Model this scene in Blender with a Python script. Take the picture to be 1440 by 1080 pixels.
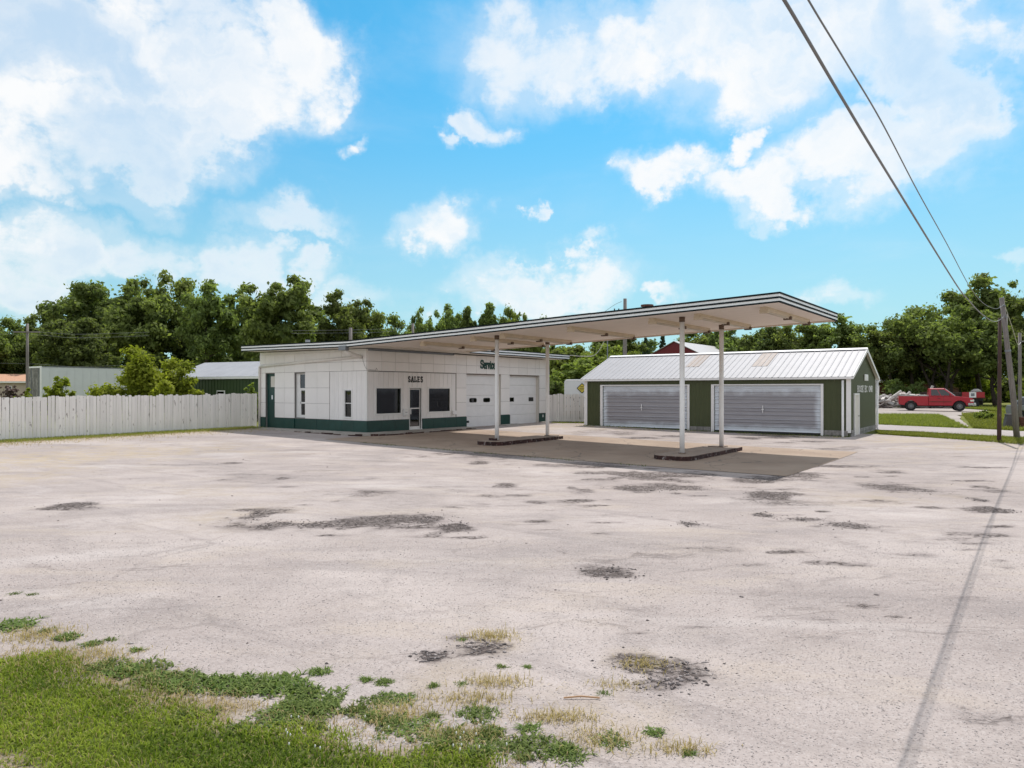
import bpy, bmesh, math, random
import numpy as np
from mathutils import Vector, Matrix

for o in list(bpy.data.objects):
    bpy.data.objects.remove(o)
S = bpy.context.scene
C = S.collection
R = math.radians
rng = np.random.default_rng(7)
random.seed(7)

# ------------------------------------------------------------------ camera
F, Y0, H = 1000.0, 549.05, 2.1            # focal length and horizon (pixels of a 1440x1080 frame), eye height
cd = bpy.data.cameras.new('camera')
cam = bpy.data.objects.new('camera', cd); C.objects.link(cam)
cd.sensor_width = 36.0
cd.lens = 36.0 * F / 1440.0
cd.shift_y = (Y0 - 540.0) / 1440.0
cd.clip_end = 3000
cam.location = (0, 0, H)
cam.rotation_euler = (R(90), 0, 0)
S.camera = cam

# ------------------------------------------------------------------ light
SUN_EL, SUN_AZ = R(61.0), R(24.0)          # azimuth from +Y towards +X
sl = bpy.data.lights.new('sun', 'SUN'); sl.energy = 3.0; sl.angle = R(0.53); sl.color = (1, .955, .89)
sun = bpy.data.objects.new('sun', sl); C.objects.link(sun)
sd = Vector((math.sin(SUN_AZ)*math.cos(SUN_EL), math.cos(SUN_AZ)*math.cos(SUN_EL), math.sin(SUN_EL)))
sun.rotation_euler = sd.to_track_quat('Z', 'Y').to_euler()
sun.location = (20, 40, 60)
S.view_settings.view_transform = 'Standard'
S.view_settings.look = 'None'
S.view_settings.exposure = 0.5
S.view_settings.gamma = 1.0
S.view_settings.use_curve_mapping = False

S.cycles.max_bounces = 7; S.cycles.diffuse_bounces = 4; S.cycles.transparent_max_bounces = 8
S.cycles.caustics_reflective = False; S.cycles.caustics_refractive = False
W = bpy.data.worlds.new('World'); S.world = W; W.use_nodes = True
nt = W.node_tree; nt.nodes.clear()
def N(t, typ, **kw):
    n = t.nodes.new(typ)
    for k, v in kw.items():
        if k == 'inp':
            for i, val in v.items():
                if isinstance(val, bpy.types.NodeSocket): t.links.new(val, n.inputs[i])
                else: n.inputs[i].default_value = val
        else: setattr(n, k, v)
    return n
def math_(t, op, a, b=None, c=None, clamp=False):
    n = t.nodes.new('ShaderNodeMath'); n.operation = op; n.use_clamp = clamp
    for i, v in enumerate((a, b, c)):
        if v is None: continue
        if isinstance(v, bpy.types.NodeSocket): t.links.new(v, n.inputs[i])
        else: n.inputs[i].default_value = v
    return n.outputs[0]
def vmath(t, op, a, b=None, out=0):
    n = t.nodes.new('ShaderNodeVectorMath'); n.operation = op
    for i, v in enumerate((a, b)):
        if v is None: continue
        if isinstance(v, bpy.types.NodeSocket): t.links.new(v, n.inputs[i])
        else: n.inputs[i].default_value = v
    return n.outputs[out]
def maprange(t, v, a, b, c=0., d=1., kind='SMOOTHSTEP'):
    n = t.nodes.new('ShaderNodeMapRange'); n.interpolation_type = kind
    t.links.new(v, n.inputs[0])
    for i, x in zip((1, 2, 3, 4), (a, b, c, d)): n.inputs[i].default_value = x
    return n.outputs[0]
def mixc(t, f, a, b, mode='MIX'):
    n = t.nodes.new('ShaderNodeMix'); n.data_type = 'RGBA'; n.blend_type = mode
    for i, v in zip((0, 6, 7), (f, a, b)):
        if isinstance(v, bpy.types.NodeSocket): t.links.new(v, n.inputs[i])
        else: n.inputs[i].default_value = v if i == 0 else ((*v, 1) if len(v) == 3 else v)
    return n.outputs[2]
def noise(t, vec, scale, detail=4, rough=.55, dist=0, dim='3D'):
    n = t.nodes.new('ShaderNodeTexNoise'); n.noise_dimensions = dim
    if vec is not None: t.links.new(vec, n.inputs['Vector'])
    n.inputs['Scale'].default_value = scale; n.inputs['Detail'].default_value = detail
    n.inputs['Roughness'].default_value = rough; n.inputs['Distortion'].default_value = dist
    return n.outputs[0]

SKY_STRENGTH = 0.10
sky = N(nt, 'ShaderNodeTexSky', sky_type='NISHITA', sun_disc=False)
sky.sun_elevation = SUN_EL; sky.sun_rotation = SUN_AZ
sky.altitude = 200; sky.air_density = 1.0; sky.dust_density = 0.6; sky.ozone_density = 1.0
tc = N(nt, 'ShaderNodeTexCoord')
dirv = vmath(nt, 'NORMALIZE', tc.outputs['Generated'])
sep = N(nt, 'ShaderNodeSeparateXYZ', inp={0: dirv})
az = math_(nt, 'ARCTAN2', sep.outputs[0], sep.outputs[1])
el = math_(nt, 'ARCSINE', sep.outputs[2])
ae = N(nt, 'ShaderNodeCombineXYZ', inp={0: az, 1: el, 2: 0.0}).outputs[0]
skyc = mixc(nt, 1.0, sky.outputs[0], mixc(nt, maprange(nt, el, .10, .50), (.57, .98, .95), (.31, 1.05, 1.16)), 'MULTIPLY')
w1 = N(nt, 'ShaderNodeTexNoise', inp={'Vector': dirv, 'Scale': 7.0, 'Detail': 6.0, 'Roughness': .6}).outputs['Color']
ae = vmath(nt, 'ADD', ae, vmath(nt, 'MULTIPLY', vmath(nt, 'SUBTRACT', w1, (.5, .5, .5)), (.26, .20, 0)))
# warp for ragged cumulus edges
zc = math_(nt, 'ADD', math_(nt, 'MAXIMUM', sep.outputs[2], 0.0), 0.22)
flat = N(nt, 'ShaderNodeCombineXYZ', inp={0: math_(nt, 'DIVIDE', sep.outputs[0], zc), 1: math_(nt, 'DIVIDE', sep.outputs[1], zc),
                                           2: math_(nt, 'MULTIPLY', sep.outputs[2], 3.0)}).outputs[0]
n1 = noise(nt, flat, 2.1, 9, .60, .35)
n2 = noise(nt, dirv, 13.0, 8, .62, .2)
n3 = noise(nt, flat, .75, 3, .5)
CL = [(230,190,150,62,1.15),(40,235,130,52,1.15),(130,210,150,60,1.1),  # cumulus banks: azimuth/elevation centre and half sizes, taken from a 1440x1080 view; weight
 (100,70,250,100,1.0),(300,95,200,80,1.0),(70,200,190,70,.95),(420,70,80,60,.9),(250,10,200,40,.9),(465,125,28,30,.75),(330,160,90,45,.8),
 (170,275,110,30,.55),(105,290,36,20,.7),(215,268,60,30,.55),(60,345,120,55,.9),(200,350,110,40,.75),(325,368,75,45,.85),(400,310,95,32,.75),
 (450,368,70,26,.75),(485,408,80,28,.7),(20,390,120,60,.9),(625,330,62,36,.85),(740,402,160,38,.85),(665,160,52,28,.8),(620,190,22,16,.6),
 (480,213,30,18,.8),(740,300,16,11,.65),(835,358,36,18,.6),(880,242,18,12,.6),
 (900,60,300,80,1.0),(1100,70,260,95,1.0),(1260,60,230,90,.95),(1335,150,90,90,1.0),(1215,225,200,62,1.0),(1095,262,130,40,.95),
 (960,245,95,34,.9),(1040,200,34,38,.9),(1410,40,90,60,.7),(1080,305,46,16,.55),(1180,420,60,20,.6),(930,425,46,16,.6),(1432,375,34,18,.6),(690,70,60,60,.6)]
acc = None
for px, py, rx, ry, w in CL:
    a = math.atan2(px-720, F); e = math.atan2(Y0-py, math.hypot(F, px-720))
    k = math.cos(a)
    d = vmath(nt, 'SUBTRACT', ae, (a, e, 0))
    d = vmath(nt, 'MULTIPLY', d, (F/(rx*1.15*k*k), F/(ry*1.2*k), 0))
    l = vmath(nt, 'LENGTH', d, out=1)
    m = maprange(nt, l, 1.15, 0.25, 0, w)
    m = math_(nt, 'MULTIPLY', m, .80)
    acc = m if acc is None else math_(nt, 'MAXIMUM', acc, m)
# near-overcast cloud added outside the view as fill light for shaded walls
away = maprange(nt, math_(nt, 'ABSOLUTE', az), .68, 1.0)
up = maprange(nt, el, .52, .75)
away = math_(nt, 'MAXIMUM', away, up)
fill_cloud = math_(nt, 'MULTIPLY', maprange(nt, n3, .18, .38), away)
acc = math_(nt, 'MAXIMUM', acc, fill_cloud)
dens = math_(nt, 'ADD', acc, math_(nt, 'MULTIPLY', math_(nt, 'SUBTRACT', n2, .5), 1.25))
dens = math_(nt, 'ADD', dens, math_(nt, 'MULTIPLY', math_(nt, 'SUBTRACT', n1, .5), 1.25))
dens = math_(nt, 'MULTIPLY', dens, maprange(nt, acc, 0.02, .3))
n4 = noise(nt, ae, 4.2, 5, .55, .6)
mask = maprange(nt, dens, .16, .74)
thin = maprange(nt, math_(nt, 'ADD', acc, math_(nt, 'MULTIPLY', math_(nt, 'SUBTRACT', n1, .5), .7)), -.05, .62, 0, .50)
mask = math_(nt, 'MAXIMUM', mask, thin)
mask = math_(nt, 'MULTIPLY', mask, maprange(nt, n4, .36, .62, .98, .70))
shade = math_(nt, 'MULTIPLY', maprange(nt, n4, .40, .66), maprange(nt, dens, .45, 1.0))
cwhite = (6.95, 7.0, 7.05); cgrey = (5.2, 5.9, 6.7)
cc = mixc(nt, shade, cwhite, cgrey)
lowhaze = maprange(nt, el, .36, -.02, 0, .72)
skyc = mixc(nt, lowhaze, skyc, (3.1, 4.5, 5.4))
col = mixc(nt, mask, skyc, cc)
bg = N(nt, 'ShaderNodeBackground', inp={0: col, 1: SKY_STRENGTH})
wo = N(nt, 'ShaderNodeOutputWorld', inp={0: bg.outputs[0]})

# ------------------------------------------------------------------ terrain
CP = np.array([(-6.9,33.7,0),(-13.7,38.8,.10),(2.2,45.7,.05),(.4,30.7,-.10),(6.9,25.9,-.21),(4.3,41.8,.05),(15.9,33.5,-.09),
 (20,39.2,-.04),(-21.3,29.6,0),(12.1,25.7,-.22),(21.7,42,-.06),(24.8,34.4,-.05),(19.9,29,0),(0,15,-.22),(0,4,-.22),(-10,10,-.18),
 (10,10,-.22),(-20,20,-.08),(20,15,-.18),(33,55,.28),(36,64,.27),(40.5,62,.20),(44,74,.3),(30,48.5,.22),(25,46,.08),(27,41,.05),(33,40,.12),(-30,55,.2),(-60,60,.2),(0,70,.3),
 (60,80,.4),(40,46,.25),(0,-20,-.22),(-40,0,-.1),(50,0,0),(0,100,.5),(80,30,.3),(-5,40,.05),(8,47,.0),(-10,24,-.1)], float)
def _k(d2): return np.sqrt(d2 + 9.0)
_D = ((CP[:, None, :2]-CP[None, :, :2])**2).sum(-1)
_w = np.linalg.solve(_k(_D) + 1e-9*np.eye(len(CP)), CP[:, 2])
def gz(X, Y):
    X = np.asarray(X, float); Y = np.asarray(Y, float)
    r = np.zeros(np.broadcast(X, Y).shape)
    for (cx, cy, _), w in zip(CP, _w): r = r + w*_k((X-cx)**2+(Y-cy)**2)
    q = np.sqrt(X**2+(Y-25)**2); t = np.clip((q-70)/50, 0, 1); t = t*t*(3-2*t)
    return r*(1-t) + .4*t
def gzf(x, y): return float(gz(x, y))
def hit(px, py):
    """where the line of sight through a photo pixel meets the terrain"""
    Y = 6.0; a = (px-720)/F
    z = -.2
    for _ in range(60):
        Yn = (H-z)*F/max(py-Y0, 2.0); Y = .5*Y+.5*Yn; z = gzf(a*Y, Y)
    return a*Y, Y
def at(px, py, Y): return Vector(((px-720)/F*Y, Y, H+(Y0-py)/F*Y))

# ------------------------------------------------------------------ materials
def newmat(name):
    m = bpy.data.materials.new(name); m.use_nodes = True
    t = m.node_tree; b = t.nodes['Principled BSDF']
    return m, t, b
def pmat(name, base, rough=.6, metal=0., var=.12, scale=3., bump=0., bscale=60., dirt=None, dscale=2., dlo=.58, dhi=.72, damt=.7, rnd=.0, spec=.5, stretch=None, coat=0.):
    m, t, b = newmat(name)
    co = N(t, 'ShaderNodeTexCoord').outputs['Object']
    if stretch: co = vmath(t, 'MULTIPLY', co, stretch)
    n = noise(t, co, scale, 6, .6)
    lo = tuple(c*(1-var) for c in base); hi = tuple(min(1, c*(1+var)) for c in base)
    c = mixc(t, maprange(t, n, .3, .7, kind='LINEAR'), lo, hi)
    if dirt:
        d = noise(t, co, dscale, 8, .65, .3)
        c = mixc(t, maprange(t, d, dlo, dhi, 0, damt), c, dirt)
    if rnd:
        oi = N(t, 'ShaderNodeObjectInfo').outputs['Random']
        h = N(t, 'ShaderNodeHueSaturation', inp={'Color': c, 'Value': maprange(t, oi, 0, 1, 1-rnd, 1+rnd, 'LINEAR')})
        c = h.outputs[0]
    t.links.new(c, b.inputs['Base Color'])
    b.inputs['Roughness'].default_value = rough; b.inputs['Metallic'].default_value = metal
    b.inputs['Specular IOR Level'].default_value = spec
    b.inputs['Coat Weight'].default_value = coat
    if bump:
        bn = noise(t, co, bscale, 5, .6)
        bp = N(t, 'ShaderNodeBump', inp={'Height': bn, 'Strength': bump, 'Distance': .02})
        t.links.new(bp.outputs[0], b.inputs['Normal'])
    return m
M = {}
M['panel'] = pmat('white enamel panel', (.85,.81,.79), .35, var=.03, scale=1.2, dirt=(.55,.50,.45), dscale=1.6, dlo=.60, dhi=.85, damt=.35, rnd=.035)
M['seam'] = pmat('seam backing', (.20,.19,.18), .8)
M['siding'] = pmat('white painted siding', (.83,.795,.78), .6, var=.05, dirt=(.45,.42,.38), dscale=3, dlo=.6, dhi=.85, damt=.5, rnd=.03, stretch=(3,3,.5))
M['trim'] = pmat('white paint trim', (.78,.765,.75), .5, var=.05, dirt=(.45,.42,.38), dscale=3, dlo=.62, dhi=.8, damt=.4)
M['green'] = pmat('dark green enamel', (.009,.052,.043), .4, var=.15, rnd=.08, dirt=(.05,.08,.07), dscale=5, dlo=.6, dhi=.8, damt=.5)
M['greendoor'] = pmat('dark green door paint', (.006,.046,.038), .4, var=.1)
M['stripe'] = pmat('black green stripe', (.008,.014,.017), .7, var=.1, spec=.1)
M['fascia'] = pmat('white fascia metal', (.84,.85,.86), .4, var=.04, dirt=(.5,.5,.48), dscale=2, dlo=.6, dhi=.85, damt=.4)
M['soffit'] = pmat('cream soffit', (.84,.775,.71), .7, var=.04, dirt=(.66,.57,.48), dscale=1.2, dlo=.60, dhi=.85, damt=.4)
M['soffit_white'] = pmat('pale eave soffit', (.66,.62,.56), .7, var=.06)
M['fixture'] = pmat('cream lamp housing', (.62,.52,.40), .5, var=.08)
M['tube'] = pmat('milky lamp tube', (.62,.56,.48), .4, var=.05)
M['bracket'] = pmat('brown bracket', (.13,.085,.06), .6)
M['column'] = pmat('white painted column', (.84,.82,.81), .45, var=.05, dirt=(.42,.24,.10), dscale=2.3, dlo=.66, dhi=.74, damt=.8)
M['black'] = pmat('black paint', (.012,.012,.013), .5)
M['dark'] = pmat('dark void', (.02,.02,.02), .8)
M['signgreen'] = pmat('sign green', (.006,.07,.05), .4)
M['gutter'] = pmat('grey gutter metal', (.20,.215,.24), .5, metal=.3, var=.12)
M['pipe'] = pmat('cream painted pipe', (.76,.72,.68), .5, var=.08)
M['roof_dark'] = pmat('grey roofing', (.25,.25,.25), .9)
M['concrete_step'] = pmat('grey worn concrete', (.36,.33,.30), .9, var=.2, scale=4, bump=.4, bscale=30, dirt=(.20,.18,.16), dscale=3, dlo=.5, dhi=.7, damt=.6)
M['brick'] = pmat('chipped red painted kerb', (.045,.017,.015), .85, var=.5, scale=9, bump=.5, bscale=40, dirt=(.28,.26,.25), dscale=9, dlo=.56, dhi=.62, damt=.85, rnd=.35)
def kerbmat():
    m = M['brick']; t = m.node_tree; b = t.nodes['Principled BSDF']; old = b.inputs['Base Color'].links[0].from_socket
    nz = N(t, 'ShaderNodeSeparateXYZ', inp={0: N(t, 'ShaderNodeNewGeometry').outputs['True Normal']}).outputs[2]
    t.links.new(mixc(t, maprange(t, nz, .6, .8), old, (.27,.21,.17)), b.inputs['Base Color'])
kerbmat()
M['island'] = pmat('island concrete', (.29,.225,.18), .9, var=.2, scale=3, bump=.4, bscale=40, dirt=(.10,.085,.07), dscale=3.5, dlo=.58, dhi=.70, damt=.8)
M['gwall'] = pmat('olive green steel', (.052,.063,.020), .45, var=.06, rnd=.04)
M['groof'] = pmat('galvalume roof', (.27,.265,.285), .55, metal=.1, var=.06, scale=1.5, rnd=.03, dirt=(.22,.205,.20), dscale=1.2, dlo=.6, dhi=.8, damt=.35)
M['skylight'] = pmat('tan fibreglass panel', (.28,.225,.20), .6, var=.2, scale=5)
M['block'] = pmat('grey stone block', (.25,.235,.22), .9, var=.3, scale=7, bump=.8, bscale=25, rnd=.2)
M['white'] = pmat('white metal', (.82,.80,.80), .4, var=.04, rnd=.02)
M['pole'] = pmat('weathered grey pole', (.20,.175,.165), .9, var=.3, scale=3, stretch=(9,9,.6), bump=.6, bscale=20)
M['pole_dark'] = pmat('dark creosote post', (.055,.03,.024), .85, var=.4, scale=3, stretch=(6,6,.6), dirt=(.4,.35,.32), dscale=3, dlo=.64, dhi=.7, damt=.8)
M['wire'] = pmat('aluminium cable', (.16,.16,.17), .5)
M['wire_pale'] = pmat('pale cable', (.45,.43,.40), .5)
M['wood_grey'] = pmat('grey timber', (.25,.21,.18), .9, var=.3, stretch=(6,6,.7))
M['redbarn'] = pmat('red barn steel', (.16,.012,.018), .5, var=.1)
M['barnroof'] = pmat('white barn roof', (.40,.385,.39), .5, var=.05)
M['shedroof'] = pmat('pale metal roof', (.32,.315,.33), .5, metal=.2, var=.08, scale=1)
M['shedwall'] = pmat('green shed steel', (.038,.066,.026), .5, var=.08)
M['trailer'] = pmat('white trailer skin', (.60,.61,.63), .4, var=.05, scale=1, dirt=(.5,.49,.46), dscale=1, dlo=.55, dhi=.8, damt=.5)
M['trailer_door'] = pmat('weathered trailer door', (.16,.15,.14), .7, var=.5, scale=2.5, dirt=(.40,.38,.36), dscale=2, dlo=.5, dhi=.65, damt=.7)
M['tanroof'] = pmat('tan shingle roof', (.46,.26,.17), .9, var=.15, scale=6)
M['tanwall'] = pmat('beige house siding', (.48,.39,.32), .8, var=.1)
M['red'] = pmat('red truck paint', (.36,.006,.020), .35, var=.04, coat=.25)
M['rubber'] = pmat('tyre rubber', (.014,.014,.015), .85)
M['rim'] = pmat('steel rim', (.16,.15,.15), .5, metal=.4)
M['chrome'] = pmat('bumper chrome', (.55,.55,.56), .25, metal=.9)
M['lamp'] = pmat('headlamp', (.70,.68,.62), .15)
M['redlamp'] = pmat('red tail lamp', (.30,.01,.01), .2)
M['rust'] = pmat('rusted brown steel', (.10,.035,.022), .8, var=.3)
M['greycar'] = pmat('grey car paint', (.20,.21,.22), .3, coat=.5)
M['darkbox'] = pmat('dark grey cabinet paint', (.075,.065,.068), .6, var=.15)
M['yellow'] = pmat('yellow diamond', (.62,.50,.06), .5)
M['trash'] = pmat('mixed scrap', (.26,.215,.20), .8, var=.5, scale=2, rnd=.7)
M['plank'] = pmat('pale plank', (.46,.43,.41), .7, var=.2, rnd=.3)
M['brown'] = pmat('brown desk wood', (.42,.24,.12), .6, var=.2)
M['interior'] = pmat('dim interior wall', (.38,.38,.37), .9)
M['curtain'] = pmat('grey curtain', (.30,.32,.35), .9)
M['bark'] = pmat('bark', (.055,.042,.032), .95, var=.35, scale=4, bump=.8, bscale=12)
M['clover'] = pmat('clover blossom', (.75,.74,.70), .8)
M['paper'] = pmat('white notice', (.75,.78,.78), .6)

def glassmat(name, tint, refl=.9, dark=.5):
    m, t, b = newmat(name)
    t.nodes.remove(b)
    tr = N(t, 'ShaderNodeBsdfTransparent', inp={0: (*[c*dark for c in tint], 1)})
    gl = N(t, 'ShaderNodeBsdfGlossy', inp={0: (.95,.97,1,1), 1: .02})
    fr = N(t, 'ShaderNodeFresnel', inp={0: 1.5})
    f = math_(t, 'ADD', math_(t, 'MULTIPLY', fr.outputs[0], refl), .035, clamp=True)
    mx = N(t, 'ShaderNodeMixShader', inp={0: f, 1: tr.outputs[0], 2: gl.outputs[0]})
    t.links.new(mx.outputs[0], t.nodes['Material Output'].inputs[0])
    return m
M['glass'] = glassmat('window glass', (.55,.65,.72), 1.0, .7)
M['carglass'] = glassmat('car glass', (.3,.35,.4), 1.0, .35)

def fencemat():
    m, t, b = newmat('weathered white paint')
    co = N(t, 'ShaderNodeTexCoord').outputs['Object']
    oi = N(t, 'ShaderNodeObjectInfo').outputs['Random']
    off = N(t, 'ShaderNodeCombineXYZ', inp={0: math_(t, 'MULTIPLY', oi, 37.), 1: 0., 2: math_(t, 'MULTIPLY', oi, 91.)}).outputs[0]
    co = vmath(t, 'ADD', co, off)
    st = vmath(t, 'MULTIPLY', co, (9, 9, 1.1))
    g = noise(t, st, 1.2, 6, .65)
    base = mixc(t, maprange(t, g, .3, .75, kind='LINEAR'), (.88,.84,.815), (.76,.72,.69))
    w = noise(t, vmath(t, 'MULTIPLY', co, (6, 6, 2.2)), 1.3, 8, .7)
    thr = maprange(t, oi, 0, 1, .66, .60, 'LINEAR')
    worn = math_(t, 'GREATER_THAN', w, thr)
    base = mixc(t, math_(t, 'MULTIPLY', worn, .75), base, (.17,.135,.115))
    h = N(t, 'ShaderNodeHueSaturation', inp={'Color': base, 'Value': maprange(t, oi, 0, 1, .90, 1.05, 'LINEAR')})
    t.links.new(h.outputs[0], b.inputs['Base Color']); b.inputs['Roughness'].default_value = .8
    bp = N(t, 'ShaderNodeBump', inp={'Height': g, 'Strength': .4, 'Distance': .01}); t.links.new(bp.outputs[0], b.inputs['Normal'])
    return m
M['fence'] = fencemat()

def doormat():
    """galvanised overhead door with white overspray round its border (garage-local coordinates)"""
    m, t, b = newmat('galvanised door steel')
    co = N(t, 'ShaderNodeTexCoord').outputs['Object']
    s = N(t, 'ShaderNodeSeparateXYZ', inp={0: co})
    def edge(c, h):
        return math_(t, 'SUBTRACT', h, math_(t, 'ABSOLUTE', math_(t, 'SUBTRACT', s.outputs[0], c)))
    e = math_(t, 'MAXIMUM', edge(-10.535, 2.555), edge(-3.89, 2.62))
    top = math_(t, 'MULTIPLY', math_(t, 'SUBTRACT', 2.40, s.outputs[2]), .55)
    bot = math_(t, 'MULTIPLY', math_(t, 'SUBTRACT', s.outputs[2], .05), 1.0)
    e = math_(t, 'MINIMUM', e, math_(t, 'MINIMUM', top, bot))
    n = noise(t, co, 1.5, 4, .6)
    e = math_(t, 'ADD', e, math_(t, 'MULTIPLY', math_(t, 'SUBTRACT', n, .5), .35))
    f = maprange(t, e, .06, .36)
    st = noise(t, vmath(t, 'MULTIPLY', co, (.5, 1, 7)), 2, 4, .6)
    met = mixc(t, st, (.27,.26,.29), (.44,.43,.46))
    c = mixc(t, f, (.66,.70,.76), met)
    t.links.new(c, b.inputs['Base Color'])
    b.inputs['Roughness'].default_value = .45
    t.links.new(math_(t, 'MULTIPLY', f, .45), b.inputs['Metallic'])
    return m
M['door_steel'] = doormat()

def leafmat(name, dark, light, trans=.50):
    m, t, b = newmat(name)
    a = N(t, 'ShaderNodeAttribute', attribute_name='tone').outputs['Fac']
    oi = N(t, 'ShaderNodeObjectInfo').outputs['Random']
    c = mixc(t, a, dark, light)
    h = N(t, 'ShaderNodeHueSaturation', inp={'Color': c, 'Value': maprange(t, oi, 0, 1, .85, 1.15, 'LINEAR'),
                                            'Hue': maprange(t, oi, 0, 1, .49, .51, 'LINEAR')})
    c = h.outputs[0]
    t.links.new(c, b.inputs['Base Color']); b.inputs['Roughness'].default_value = .7
    b.inputs['Specular IOR Level'].default_value = .12
    tr = N(t, 'ShaderNodeBsdfTranslucent', inp={0: mixc(t, 1., c, (1.25,1.35,.7), 'MULTIPLY')})
    mx = N(t, 'ShaderNodeMixShader', inp={0: trans, 1: b.outputs[0], 2: tr.outputs[0]})
    t.links.new(mx.outputs[0], t.nodes['Material Output'].inputs[0])
    return m
M['leaf'] = leafmat('broad leaf', (.062,.092,.034), (.275,.320,.105))
M['leaf_dark'] = leafmat('dark leaf', (.052,.080,.034), (.225,.270,.092))
M['leaf_light'] = leafmat('light leaf', (.095,.135,.034), (.28,.32,.085), .45)
M['leaf_yellow'] = leafmat('yellow green leaf', (.105,.145,.016), (.36,.40,.055), .45)
M['needle'] = leafmat('conifer needle', (.022,.042,.024), (.070,.105,.050), .2)
M['twig'] = leafmat('bare twig', (.10,.07,.06), (.22,.16,.14), .1)
M['grass'] = leafmat('grass blade', (.070,.112,.010), (.29,.34,.045), .4)
M['grass_far'] = leafmat('verge grass', (.105,.13,.022), (.30,.31,.065), .3)
M['dry'] = leafmat('dry grass', (.26,.19,.085), (.50,.40,.22), .3)
M['weed'] = leafmat('weed leaf', (.060,.100,.026), (.20,.25,.070), .3)

def stonemat():
    m, t, b = newmat('loose stone')
    a = N(t, 'ShaderNodeAttribute', attribute_name='tone').outputs['Fac']
    cr = N(t, 'ShaderNodeValToRGB', inp={0: a})
    el_ = cr.color_ramp.elements
    el_[0].position = 0; el_[0].color = (.06,.05,.05,1)
    el_[1].position = 1; el_[1].color = (.50,.46,.45,1)
    e = el_.new(.3); e.color = (.20,.17,.165,1)
    e = el_.new(.6); e.color = (.35,.31,.30,1)
    t.links.new(cr.outputs[0], b.inputs['Base Color']); b.inputs['Roughness'].default_value = .9
    return m
M['stone'] = stonemat()

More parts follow.
